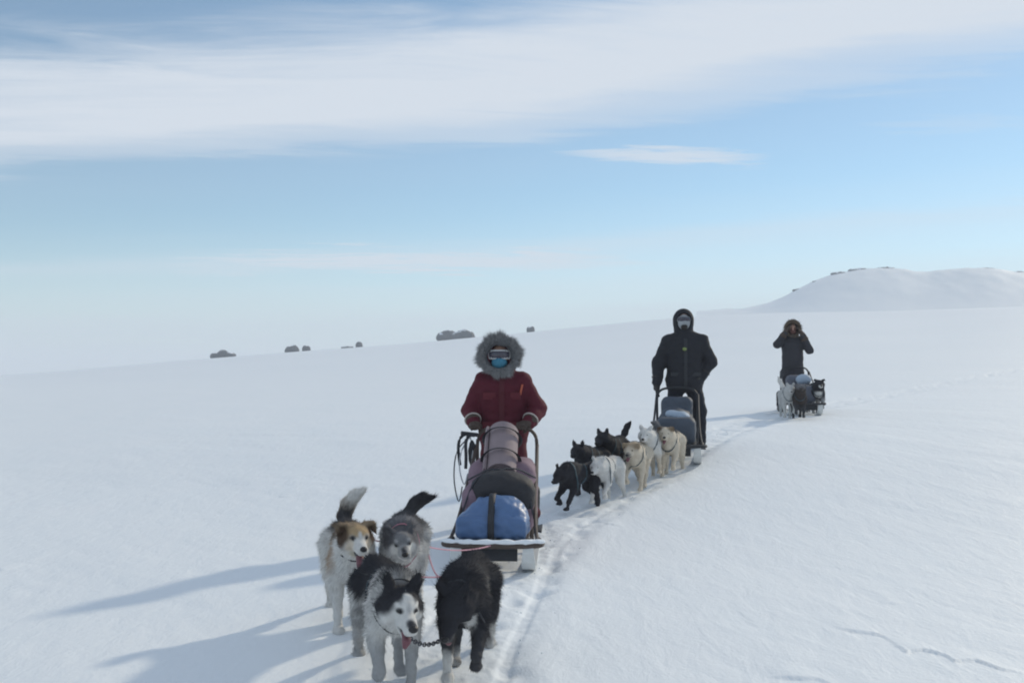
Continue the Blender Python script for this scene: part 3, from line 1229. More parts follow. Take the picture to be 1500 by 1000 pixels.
tandog = dog('tan and white shaggy dog with white-tipped raised tail and tongue out, behind the husky', 512, 6.12, 14, .96, WHT, WHT,
             paints=[((.02, 0, .60), (.40, .17, .10), BRN, .3), ((-.30, 0, .58), (.14, .14, .10), DGR, .3), ((.30, 0, .62), (.10, .14, .08), BRN, .3),
                     ((.02, -.12, .52), (.18, .05, .12), (.16, .12, .085), .5), ((.2, -.13, .45), (.07, .05, .10), (.36, .27, .2), .5)],
             hpaints=[((-.03, 0, .03), (.115, .14, .09), TAN, .2), ((.0, -.08, .0), (.06, .05, .07), BRN, .35), ((.0, .08, .0), (.06, .05, .07), BRN, .35),
                      ((.05, 0, .045), (.07, .055, .03), (.40, .29, .17), .4),
                      ((.07, -.037, .012), (.035, .017, .016), BLK, .35), ((.07, .037, .012), (.035, .017, .016), BLK, .35),
                      ((.13, 0, -.03), (.08, .05, .045), WHT, .25), ((.06, -.045, -.04), (.05, .03, .04), (.60, .52, .42), .4), ((.06, .045, -.04), (.05, .03, .04), (.60, .52, .42), .4),
                      ((.09, 0, .02), (.06, .010, .03), WHT, .4), ((.06, 0, -.10), (.07, .05, .03), (.5, .46, .36), .4)],
             head=(.20, .045, 8, 8), roll=0, ear='fold', mouth=1.0, legs=('mid', 'fold', 'push', 'reach'),
             tail=[(-.36, 0, .53), (-.43, -.0, .60), (-.44, .03, .67), (-.41, .07, .73), (-.37, .13, .77)], tailc=[BRN, TAN, WHT, WHT],
             fur=15000, vox=.0105, collar=M_BLACKN, harness=M_PALEF, earc=BRN, tuft=.046)
greydog = dog('grey husky with pale cheeks, ears laid back and dark raised tail, pink collar', 592, 6.20, 4, .93, LGR, WHT,
              paints=[((.0, 0, .58), (.55, .19, .13), DGR, .25), ((.30, 0, .58), (.12, .14, .12), GRY, .4), ((.28, 0, .38), (.10, .11, .12), WHT, .4)],
              hpaints=[((-.04, 0, .03), (.12, .14, .10), (.10, .10, .108), .2), ((.05, 0, .045), (.06, .05, .04), (.19, .19, .195), .4),
                       ((.07, -.05, -.022), (.05, .034, .036), WHT, .35), ((.07, .05, -.022), (.05, .034, .036), WHT, .35),
                       ((.06, -.036, .034), (.03, .014, .010), LGR, .35), ((.06, .036, .034), (.03, .014, .010), LGR, .35),
                       ((.125, 0, -.012), (.08, .020, .022), DGR, .35), ((.11, 0, -.06), (.07, .045, .025), WHT, .3),
                       ((.084, -.037, .010), (.018, .015, .011), BLK, .35), ((.084, .037, .010), (.018, .015, .011), BLK, .35)],
              head=(.19, -.05, 8, 6), roll=-6, ear='back', mouth=.0, legs=('mid', 'stand', 'mid', 'push'),
              tail=[(-.36, 0, .52), (-.42, .02, .57), (-.42, .06, .63), (-.39, .12, .67), (-.36, .19, .68)], tailc=[DGR, BLK, BLK],
              fur=12000, vox=.0105, collar=M_PINKW, harness=M_PINKW, earc=DGR)

# --- second team: three black dogs outside, pale dogs inside
G2 = 'dogs pulling the second sled'
T2 = []
sm = dict(vox=.015, fur=4500, tuft=.034, group=G2, harness=M_TEALW)
T2.append(dog('plain black dog leading the second team, running at the outer edge', 848, 10.45, -40, .78, BLK, BLK, head=(.17, -.07, 4, 20), ear='back',
              legs=('lift', 'reach', 'push', 'mid'), tail=DTAIL, paints=[((-.05, 0, .62), (.3, .1, .06), (.05, .05, .055), .5)], **{**sm, 'sink': .05}))
T2.append(dog('white dog beside the leading black dog of the second team', 889, 10.75, -24, .78, WHT, WHT, head=(.16, -.04, -2, 15), ear='back',
              legs=('reach', 'lift', 'mid', 'push'), tail=BTAIL, paints=[((-.1, 0, .60), (.3, .12, .05), (.56, .53, .50), .5)], **{**sm, 'sink': .05}))
T2.append(dog('black dog squeezed between the front and rear black dogs of the second team', 866, 11.3, -28, .84, BLK, DGR, head=(.19, .03, 0, 10), ear='up',
              legs=('mid', 'push', 'lift', 'stand'), tail=DTAIL, hpaints=[((.13, 0, -.05), (.05, .03, .025), (.12, .12, .12), .5)], **sm))
T2.append(dog('black dog with raised bushy tail in the second team', 898, 11.85, -24, .88, BLK, BRN, head=(.20, .05, -6, 10), ear='up',
              legs=('mid', 'reach', 'push', 'lift'), tail=[(-.36, 0, .53), (-.43, .02, .62), (-.43, .06, .71), (-.39, .12, .78)], tailc=[BLK],
              paints=[((.2, 0, .25), (.2, .15, .16), (.07, .055, .045), .5)], **sm))
T2.append(dog('cream dog with tan brow and dark muzzle in the middle of the second team', 934, 11.45, -18, .83, CRM, CRM, head=(.18, -.01, -8, 14), ear='fold',
              legs=('lift', 'mid', 'push', 'reach'), tail=BTAIL, hpaints=[((-.03, 0, .04), (.11, .13, .07), (.34, .27, .19), .3), ((.15, 0, -.035), (.05, .035, .035), DGR, .4)],
              mouth=.5, earc=TAN, paints=[((.0, 0, .61), (.3, .12, .05), (.40, .34, .28), .5)], **sm))
T2.append(dog('white dog with a grey saddle and curled-up tail ahead of the second sled', 957, 11.9, -22, .85, WHT, CRM, head=(.19, .03, 4, 12), ear='back',
              legs=('reach', 'push', 'mid', 'lift'), tail=[(-.36, 0, .53), (-.42, -.02, .60), (-.40, -.07, .68), (-.32, -.11, .70)], tailc=[DGR, GRY],
              paints=[((-.08, 0, .60), (.30, .17, .08), GRY, .35)], **sm))
T2.append(dog('cream dog with brown spot on its head, closest to the second sled bag', 983, 12.15, -18, .85, CRM, CRM, head=(.18, .04, 2, 10), ear='fold',
              legs=('mid', 'lift', 'reach', 'push'), tail=BTAIL, tailc=[DGR],
              hpaints=[((.0, -.05, .05), (.05, .05, .04), TAN, .4)], paints=[((-.15, 0, .60), (.2, .12, .06), DGR, .4)], mouth=.4, earc=BRN, **sm))

# --- third team
G3 = 'dogs pulling the third sled'
T3 = []
sm3 = dict(vox=.018, fur=2500, tuft=.034, group=G3, harness=M_TEALW)
T3.append(dog('pale dog with raised white tail in front of the farthest sled', 1154, 18.45, -8, .88, (.46, .46, .45), (.5, .5, .48), head=(.18, .02, 0, 12), ear='up',
              legs=('mid', 'lift', 'push', 'mid'), tail=[(-.36, 0, .53), (-.44, -.05, .60), (-.46, -.11, .72), (-.42, -.15, .82)], tailc=[WHT],
              paints=[((.0, 0, .60), (.35, .14, .06), LGR, .4)], **sm3))
T3.append(dog('dark brown dog running between two others of the farthest team', 1170, 18.25, -10, .86, (.045, .036, .034), DGR, head=(.18, .06, 0, 10), ear='fold',
              legs=('lift', 'stand', 'mid', 'push'), tail=DTAIL, hpaints=[((.0, 0, .04), (.10, .12, .08), GRY, .4)], **sm3))
T3.append(dog('black dog with white muzzle and chest at the outer side of the farthest sled', 1195, 19.5, -6, .92, BLK, LGR, head=(.18, .04, 0, 8), ear='side',
              legs=('mid', 'lift', 'push', 'mid'), tail=BTAIL, hpaints=[((.14, 0, -.045), (.08, .05, .035), WHT, .3)],
              paints=[((.32, 0, .36), (.07, .08, .08), WHT, .4)], **sm3))

# ================================================================ sleds
def smooth_pts(P, n=24):
    P = np.array(P, float)
    t = np.linspace(0, 1, len(P))
    tt = np.linspace(0, 1, n)
    Q = np.stack([np.interp(tt, t, P[:, k]) for k in range(3)], 1)
    for _ in range(3):
        Q[1:-1] = .25 * Q[:-2] + .5 * Q[1:-1] + .25 * Q[2:]
    return [tuple(q) for q in Q]


def sled(label, x, y, z, yaw, front=-1.15, rear=1.2, snowy=True, wood=M_DWOOD, group=None, bar_z=1.0):
    s_ = thing('dog_sled', label, 'sled', (x, y, z), R(yaw), group)
    hw = .265
    by = .70
    for sx in (-1, 1):
        # ski runner with turned-up tip
        prof = [(front - .02, .25), (front - .03, .19), (front + .00, .115), (front + .07, .06), (front + .18, .030), (front + .32, .020), (0, .018), (rear, .018)]
        m = MB()
        bm = m.bm
        rows = []
        for k_, (yy, zz) in enumerate(prof):
            t = (Vector((0, prof[min(k_ + 1, len(prof) - 1)][0], prof[min(k_ + 1, len(prof) - 1)][1])) - Vector((0, prof[max(k_ - 1, 0)][0], prof[max(k_ - 1, 0)][1]))).normalized()
            nn = Vector((0, -t.z, t.y))
            w_ = .050 if k_ > 1 else .040
            rows.append([bm.verts.new(Vector((sx * hw + a_ * w_, yy, zz)) + nn * c_ * .011) for a_, c_ in ((-1, -1), (1, -1), (1, 1), (-1, 1))])
        for k_ in range(len(rows) - 1):
            for e in range(4):
                bm.faces.new((rows[k_][e], rows[k_][(e + 1) % 4], rows[k_ + 1][(e + 1) % 4], rows[k_ + 1][e]))
        bm.faces.new(rows[0])
        bm.faces.new(rows[-1][::-1])
        m.build('runner', M_SKI, s_, False)
        for yy in (front + .35, (front + .35 + by) / 2, by):
            m = MB()
            m.tube([(sx * hw, yy - .02, .025), (sx * (hw - .02), yy, .23)], .018, 8)
            m.build('stanchion', wood, s_)
        # tall rear upright and sloping side rail
        MB().tube(smooth_pts([(sx * hw, by, .03), (sx * (hw + .005), by + .03, .45), (sx * (hw + .01), by + .06, bar_z - .18)], 8), .017, 8).build('upright', wood, s_)
        MB().tube(smooth_pts([(sx * .33, front + .08, .235), (sx * .30, front + .45, .34), (sx * .285, (front + by) / 2 + .1, .56), (sx * .28, by + .04, .84)], 14), .014, 8).build('side_rail', wood, s_)
        MB().box((sx * hw, by + .30, .042), (.105, .46, .022), None, .004).build('footboard', M_BLACKN, s_)
    m = MB()
    m.tube(smooth_pts([(-hw - .01, by + .06, bar_z - .19), (-hw - .005, by + .07, bar_z - .08), (-.21, by + .075, bar_z - .01), (0, by + .08, bar_z + .012),
                       (.21, by + .075, bar_z - .01), (hw + .005, by + .07, bar_z - .08), (hw + .01, by + .06, bar_z - .19)], 26), .016, 8)
    m.build('handlebar', wood, s_)
    for yy in (front + .35, (front + .35 + by) / 2, by):
        MB().box((0, yy, .215), (.56, .045, .03), None, .004).build('crossbeam', wood, s_)
    for k_ in range(6):
        xx = -.225 + .09 * k_
        MB().box((xx, (front + .1 + by) / 2, .2385), (.062, by - front - .1, .014), None, .002).build('slat', wood, s_)
    # brush bow and front apron
    bw = .375
    MB().tube(smooth_pts([(-bw + .05, front + .28, .235), (-bw, front + .05, .235), (-bw + .05, front - .03, .235), (0, front - .06, .235), (bw - .05, front - .03, .235),
                          (bw, front + .05, .235), (bw - .05, front + .28, .235)], 26), .022, 8).build('brush_bow', wood, s_)
    m = MB()
    rot = Matrix.Rotation(R(-18), 3, 'X')
    m.box((-.015, front + .02, .165), (.40, .012, .105), rot, .003)
    m.build('apron', M_BLACKN, s_)
    if snowy:
        S = Sdf(.02)
        for k_ in range(30):
            t = k_ / 29
            xx = lerp(-.36, .36, t)
            S.ell((xx, front - .045 + .06 * abs(2 * t - 1) ** 3, .262 + .004 * math.sin(k_ * 1.7)), (.030, .026 + .007 * math.sin(k_ * 2.3), .009 + .006 * math.sin(k_ * 1.1)))
        V, Fq = S.mesh(.010, lambda P: .005 * fbm(P, 30, 2, 3))
        link('snow_crust', mesh_from('snow_crust', V, Fq), M_SNOWP, s_)
    # drag brake between the runners
    m = MB()
    m.tube([(-.2, by + .05, .14), (-.19, by + .30, .07), (.19, by + .30, .07), (.2, by + .05, .14)], .012, 6)
    for xx in (-.1, .1):
        m.tube([(xx, by + .30, .075), (xx, by + .34, .02)], .009, 6)
    m.build('brake', M_METAL, s_)
    return s_


def sled_pt(x, y, z, yaw, p):
    v = Matrix.Rotation(R(yaw), 4, 'Z') @ Vector(p)
    return Vector((x, y, z)) + v


def soft(name, label, cat, prims, h, m, root, amp=.010, fr_=9, seed=2, group=None):
    """a soft packed thing lying on a sled; prims built in the sled's frame"""
    S = Sdf(.06)
    for p in prims:
        getattr(S, p[0])(*p[1:])
    V, Fq = S.mesh(h, lambda P: amp * fbm(P, fr_, 3, seed) + amp * .45 * fbm(P, fr_ * 3.2, 2, seed + 5))
    o = link(name, mesh_from(name, V, Fq), m, None, root.location, root.rotation_euler.z)
    return tag(o, label, cat, group), S


def strap_on(S, c, a1, a2, width, name, m, parent, n=40, off=.004, th0=0, th1=360):
    c = np.array(c, float)
    a1, a2 = np.array(a1, float), np.array(a2, float)
    wv = np.cross(a1, a2)
    ts = np.linspace(.8, .02, 160)
    VV, FF = [], []
    full = (th1 - th0) >= 360
    for k_ in range(n):
        th = R(lerp(th0, th1, k_ / (n if full else n - 1)))
        dr = a1 * math.cos(th) + a2 * math.sin(th)
        val = S.value((c + dr * ts[:, None]).astype(np.float32))
        i_ = int(np.argmax(val < .006)) if (val < .006).any() else len(ts) - 1
        p = c + dr * (ts[i_] + off)
        for s1, s2 in ((-1, 0), (1, 0), (1, 1), (-1, 1)):
            VV.append(p + wv * s1 * width / 2 + dr * s2 * .008)
    for k_ in range(n if full else n - 1):
        a_, b2 = 4 * k_, 4 * ((k_ + 1) % n)
        for e in range(4):
            FF.append((a_ + e, a_ + (e + 1) % 4, b2 + (e + 1) % 4, b2 + e))
    return link(name, mesh_from(name, np.array(VV), np.array(FF)), m, parent)


# --- first sled
S1 = (-.085, 8.66, gz(-.085, 8.66) - .02, -3)
sled1 = sled('wooden freight sled with pale turned-up runners and snow-crusted front bow', *S1)
bag1, SB = soft('sled_bag', 'mauve canvas sled bag filling the bed of the first sled', 'bag',
                [('box', (0, .22, .50), (.285, .36, .26), .12), ('box', (0, -.25, .42), (.29, .35, .19), .10)], .022, M_MAUVE, sled1, .012, 7, 3)
duf, SD = soft('duffel_bag', 'blue tarpaulin duffel bag with black strap on the front of the first sled', 'bag',
               [('box', (-.02, -.84, .330), (.272, .17, .090), .05), ('ell', (.0, -.79, .40), (.235, .15, .150)), ('ell', (.06, -.80, .42), (.15, .14, .130))], .014, M_BLUE, sled1, .024, 8, 9)
strap_on(SD, (-.02, -.82, .34), (0, -1, 0), (0, 0, 1), .050, 'strap', M_BLACKN, duf, 44)
dbag, _ = soft('stuff_sack', 'black canvas stuff sack lying between blue duffel and rolled mat', 'bag',
               [('ell', (.03, -.47, .565), (.255, .20, .155)), ('box', (.05, -.42, .50), (.24, .18, .15), .1)], .018, M_DARKBAG, sled1, .014, 8, 14)
# rolled mat: a spiral roll, its dark end towards the front
mr = thing('rolled_mat', 'pinkish rolled foam mat lying on the mauve sled bag', 'mat', sled1.location, sled1.rotation_euler.z)
ax0, ax1 = Vector((-.005, -.16, .66)), Vector((-.005, .20, .99))
axd = (ax1 - ax0).normalized()
u_ = Vector((1, 0, 0))
v_ = axd.cross(u_).normalized()
m = MB()
rows = []
NT = 96
for k_ in range(NT):
    t = k_ / (NT - 1)
    th = t * 3.2 * 2 * math.pi + 2.4
    r_ = lerp(.035, .132, t)
    rows.append([])
    for e_, (a_, dr) in enumerate(((0, 0), (1, 0), (1, .021), (0, .021))):
        rad = r_ + dr + .003 * math.sin(th * 3)
        p = ax0 + (ax1 - ax0) * a_ + (u_ * math.cos(th) + v_ * math.sin(th)) * rad
        rows[-1].append(m.bm.verts.new(p))
for k_ in range(NT - 1):
    for e in range(4):
        m.bm.faces.new((rows[k_][e], rows[k_][(e + 1) % 4], rows[k_ + 1][(e + 1) % 4], rows[k_ + 1][e]))
m.bm.faces.new(rows[0])
m.bm.faces.new(rows[-1][::-1])
m.build('mat', M_PINKMAT, mr)
for tt_ in (.30, .8):
    c = ax0.lerp(ax1, tt_)
    MB().tube([c + (u_ * math.cos(a) + v_ * math.sin(a)) * .159 for a in np.linspace(0, 2 * math.pi, 33)[:-1]], .006, 6, True, (.016, .005)).build('strap', M_BLACKN, mr)
# lashing lines over the load
for nm, lb_, pts in (('lashing_rope', 'dark lashing rope passing over the load under the other rope', [(-.29, -.62, .35), (-.18, -.55, .69), (.12, -.30, .735), (.285, -.05, .62)]),
                ('lashing_rope', 'dark lashing rope on top of the load, ending by the snow hook side', [(.29, -.60, .35), (.22, -.52, .67), (-.05, -.42, .742), (-.285, -.1, .60)])):
    o = MB().tube(smooth_pts(pts, 16), .007, 6).build(nm, M_BROPE)
    o.location, o.rotation_euler = sled1.location, sled1.rotation_euler
    tag(o, lb_, 'rope', 'lashing ropes on the first sled')
# snow hook on the handlebar
hk = thing('snow_hook', 'black snow hook with loops of cord hanging from the handlebar end', 'hook', sled1.location, sled1.rotation_euler.z)
hk0 = Vector((-.315, .70, .90))
MB().tube(smooth_pts([hk0 + Vector(p) for p in ((.03, 0, .03), (-.02, -.02, .05), (-.10, -.03, .04), (-.13, -.03, -.04), (-.125, -.03, -.14), (-.11, -.03, -.24))], 14), .014, 8).build('prong', M_BLACKN, hk)
MB().tube(smooth_pts([hk0 + Vector(p) for p in ((.02, -.02, .03), (-.04, -.05, .04), (-.06, -.06, -.04), (-.05, -.06, -.15), (-.055, -.06, -.27))], 14), .015, 8).build('prong', M_BLACKN, hk)
MB().tube([hk0 + Vector(p) for p in ((.05, -.01, .035), (-.10, -.045, .055))], .018, 8).build('handle', M_BLACKN, hk)
S = Sdf(.02)
S.ell(tuple(hk0 + Vector((.0, -.03, -.13))), (.035, .03, .13))
V, Fq = S.mesh(.012, lambda P: .008 * fbm(P, 22, 2, 2))
link('hook_bag', mesh_from('hook_bag', V, Fq), M_DARKBAG, hk)
for k_, (dx, dn) in enumerate(((-.10, .45), (-.15, .62), (.015, .30))):
    MB().tube(smooth_pts([hk0 + Vector((-.02, -.02, .02)), hk0 + Vector((dx, -.05, -.10)), hk0 + Vector((dx - .02, -.06, -dn * .6)), hk0 + Vector((dx + .03, -.04, -dn)),
                          hk0 + Vector((dx + .06, -.03, -dn * .7))], 18), .006, 6).build('cord', M_WROPE if k_ != 1 else M_BROPE, hk)

# --- second and third sled
x2, y2, z2 = at(1003, 14.2)
S2 = (x2 - .95 * math.sin(R(10)) - .10, y2 - .95 * math.cos(R(10)), gz(x2 - .26, y2 - .94) - .02, -10)
sled2 = sled('sled with slate-blue bag pulled by the black and cream dogs', *S2, front=-.78, snowy=False, wood=M_BLACKN, bar_z=.93)
b2, SB2 = soft('sled_bag', 'slate-blue canvas sled bag with standing back panel before the black-clad driver', 'bag',
               [('box', (0, .40, .52), (.205, .18, .30), .08), ('box', (0, -.15, .40), (.245, .42, .17), .09), ('ell', (-.02, .15, .55), (.19, .25, .14))], .026, M_GREYBAG, sled2, .014, 7, 23)
soft('stuff_sack', 'pale blue sack tucked on the slate sled bag', 'bag', [('ell', (.07, -.18, .575), (.10, .13, .07)), ('ell', (-.05, -.10, .60), (.09, .12, .06))], .022, M_PALEBAG, sled2, .012, 9, 26)
x3, y3, z3 = at(1162, 20.8)
S3 = (x3 - .95 * math.sin(R(8)), y3 - .95 * math.cos(R(8)), gz(x3 - .13, y3 - .94) - .02, -8)
sled3 = sled('farthest sled, carrying a grey bag, behind the pale and brown dogs', *S3, front=-.78, snowy=False, wood=M_BLACKN, bar_z=.93)
soft('sled_bag', 'grey canvas sled bag heaped on the farthest sled', 'bag',
     [('box', (0, .38, .50), (.21, .20, .27), .09), ('box', (0, -.15, .40), (.25, .40, .17), .09)], .03, M_GREYB2, sled3, .014, 7, 33)
soft('stuff_sack', 'light grey sack resting on the farthest sled', 'bag', [('ell', (.08, .05, .68), (.15, .17, .11))], .026, M_PALEBAG, sled3, .012, 9, 36)


# ================================================================ people
def hand_grip(S, wrist, c, ax, out, col):
    """closed hand round a bar through c along ax; out = direction from the bar towards the back of the hand"""
    wrist, c = np.array(wrist, float), np.array(c, float)
    ax = np.array(ax, float)
    ax /= np.linalg.norm(ax)
    out = np.array(out, float)
    out -= ax * ax.dot(out)
    out /= np.linalg.norm(out)
    dn = np.cross(ax, out)
    if dn[1] > 0:
        dn = -dn              # dn: over the bar, to the front
    palm = c + out * .036
    S.cone(wrist, .044, palm, .040, col, .02)
    S.ell(palm, (.05, .045, .032), col, .02)
    for k_ in range(4):
        o = c + ax * (-.036 + .024 * k_)
        ln = (1.0, 1.12, 1.06, .86)[k_]
        ch = [o + out * .034 + dn * .006, o + out * .024 + dn * .034 * ln, o - out * .008 + dn * .040 * ln, o - out * .032 + dn * .018 * ln]
        S.chain(ch, [.0145, .0140, .0130, .0115], col, .006)
    S.chain([palm - dn * .01 + ax * .045, c - dn * .03 + ax * .040, c - out * .015 - dn * .034 + ax * .028], [.017, .015, .012], col, .008)


def hand_relaxed(S, wrist, dr, side, fwd, col):
    """hanging hand: palm, four slightly bent fingers of different length and a thumb"""
    wrist, dr, side, fwd = (np.array(q, float) for q in (wrist, dr, side, fwd))
    palm = wrist + dr * .065
    S.cone(wrist, .042, palm, .044, col, .02)
    for k_ in range(4):
        o = palm + fwd * (.033 - .022 * k_) + dr * .030
        ln = (.92, 1.05, 1.0, .8)[k_]
        S.chain([o, o + dr * .040 * ln + side * .004, o + dr * .065 * ln + side * .018, o + dr * .078 * ln + side * .036], [.0155, .0145, .0135, .0115], col, .006)
    S.chain([palm - dr * .015 + fwd * .038, palm + dr * .015 + fwd * .064 + side * .01, palm + dr * .045 + fwd * .066 + side * .018], [.018, .016, .013], col, .008)


def person(label, loc, yaw, J, jacket, trouser, hood, gloves, M_GL, noise_amp=.009, puff=1.0, hem=.80, bootc=M_BLACKL, group=None, seed=3, ruff=None, hoodkind='fur', vox=.014):
    """J: joints (facing -Y): sh, el, wr, hand per side, knees, feet. Sides: L = -x, R = +x"""
    p = thing('person', label, 'person', loc, R(yaw), group)
    SK = (.52, .32, .25)
    hd = np.array(J['head'], float)
    # body, one skin, under the clothes
    B = Sdf(.03)
    B.ell(hd, (.076, .096, .112), SK, .02)
    B.ell(hd + (0, -.035, -.065), (.056, .058, .055), SK, .02)
    B.cone(hd + (0, -.088, .012), .013, hd + (0, -.112, -.022), .017, SK, .012)
    B.ell(hd + (0, -.082, .030), (.055, .022, .014), SK, .015)
    B.ell(hd + (0, -.090, -.052), (.026, .014, .008), (.42, .20, .17), .008)
    for s_ in (-1, 1):
        B.ell(hd + (s_ * .078, .005, -.005), (.012, .022, .033), SK, .008)
        B.ell(hd + (s_ * .030, -.086, .012), (.016, .012, .011), SK, .008, op='s')
    nk = np.array(J['neck'], float)
    B.cone(hd + (0, .02, -.06), .056, nk, .062, SK)
    hip = np.array(J['hip'], float)
    B.cone(nk + (0, 0, -.10), .11, hip + (0, 0, .05), .12, SK)
    for s_, k_ in ((-1, 'L'), (1, 'R')):
        B.cone(nk, .05, J['sh' + k_], .055, SK)
        B.chain([J['sh' + k_], J['el' + k_], J['wr' + k_]], [.052, .042, .030], SK)
        w_, h_ = np.array(J['wr' + k_]), np.array(J['hand' + k_])
        B.cone(w_, .028, h_, .026, SK)
        B.chain([hip + (s_ * .09, 0, 0), J['kn' + k_], J['an' + k_]], [.085, .058, .042], SK)
        B.cone(J['an' + k_], .042, np.array(J['an' + k_]) + (0, -.12, -.06), .034, SK)
    skin('body', B, .014, M_SKIN, p, colour=False)
    for s_ in (-1, 1):
        MB().ball(tuple(hd + (s_ * .030, -.083, .012)), .0125, 2).build('eye', M_EYE, p)
    # jacket
    Jk = Sdf(.05)
    z0 = hem
    tor = hip * 0 + np.array([hip[0], hip[1], 0])
    Jk.ell((hip[0], hip[1], z0 + .14), (.225 * puff, .175 * puff, .17), jacket)
    Jk.cone((hip[0] - .05, hip[1], z0 + .05), .165 * puff, (nk[0] - .05, nk[1] + .01, nk[2] - .20), .165 * puff, jacket)
    Jk.cone((hip[0] + .05, hip[1], z0 + .05), .165 * puff, (nk[0] + .05, nk[1] + .01, nk[2] - .20), .165 * puff, jacket)
    Jk.ell((nk[0], nk[1] + .01, nk[2] - .16), (.23 * puff, .165 * puff, .15), jacket)
    Jk.cone(nk + (0, .0, -.05), .10, nk + (0, -.01, .02), .095, jacket)
    for k_ in 'LR':
        Jk.cone(nk + (0, .01, -.07), .115, np.array(J['sh' + k_]), .088 * puff, jacket)
        Jk.chain([J['sh' + k_], J['el' + k_], lerp(np.array(J['el' + k_]), np.array(J['wr' + k_]), .93)], [.092 * puff, .080 * puff, .060 * puff], jacket, .035)
    # flat hem
    Jk.box((hip[0], hip[1], z0 - .20), (.6, .6, .20), .005, jacket, .02, op='s')

    def folds(P):
        q = P * np.array([1.0, 1.0, 1.6], np.float32)
        return noise_amp * fbm(q, 7, 2, seed) + noise_amp * 1.5 * (np.abs(fbm(P * np.array([1, 1, 1.5], np.float32), 8, 3, seed + 4)) - .25)
    jo, JV, JF = skin('jacket', Jk, vox, M_CLOTH, p, folds)
    # trousers and boots
    T = Sdf(.03)
    T.ell(hip + (0, 0, .02), (.175, .145, .14), trouser)
    for s_, k_ in ((-1, 'L'), (1, 'R')):
        T.chain([hip + (s_ * .09, 0, -.02), J['kn' + k_], J['an' + k_]], [.118, .090, .078], trouser, .03)
    skin('trousers', T, .018, M_CLOTH, p, folds)
    for s_, k_ in ((-1, 'L'), (1, 'R')):
        a = np.array(J['an' + k_], float)
        Bt = Sdf(.025)
        Bt.cone(a + (0, .01, .20), .078, a + (0, .01, .0), .070)
        Bt.cone(a + (0, .02, -.045), .062, a + (0, -.15, -.058), .052)
        Bt.box(a + (0, -.06, -.10), (.058, .155, .022), .012)
        bo, _, _ = skin('boot', Bt, .014, bootc, p, lambda P: .004 * fbm(P, 20, 2, 6), colour=False)
    for k_ in 'LR':
        G = Sdf(.012)
        g = gloves[k_]
        if g[0] == 'grip':
            hand_grip(G, J['wr' + k_], g[1], g[2], g[3], (0, 0, 0))
        else:
            hand_relaxed(G, J['wr' + k_], g[1], g[2], g[3], (0, 0, 0))
        w_, e_ = np.array(J['wr' + k_], float), np.array(J['el' + k_], float)
        G.cone(w_, .052, lerp(w_, e_, .28), .072, k=.02)
        go, _, _ = skin('glove', G, .0075, M_GL, p, lambda P: .002 * fbm(P, 40, 2, 6), colour=False)
        q = lerp(w_, e_, .30)
        dr = (e_ - w_) / np.linalg.norm(e_ - w_)
        a1 = np.cross(dr, (0, 0, 1.0))
        a1 /= np.linalg.norm(a1)
        a2 = np.cross(dr, a1)
        MB().tube([tuple(q + (a1 * math.cos(t) + a2 * math.sin(t)) * .073) for t in np.linspace(0, 2 * math.pi, 25)[:-1]], .008, 6, True).build('cuff', M_PALEF if ruff == 'grey' else M_GL, go)
    # hood
    Hd = Sdf(.03)
    hw_ = 1.0 if hoodkind == 'fur' else .90
    Hd.ell(hd + (0, .035, .015), (.155 * hw_, .160, .175 * hw_), hood)
    Hd.cone(hd + (0, .05, -.06), .14 * hw_, nk + (0, .03, .0), .13, hood)
    Hd.ell(hd + (0, -.12, -.005), (.105 * hw_, .16, .135 * hw_), hood, .02, op='s')
    skin('hood', Hd, .012, M_CLOTH, p, lambda P: .005 * fbm(P, 12, 2, 8))
    return p, Jk, hd


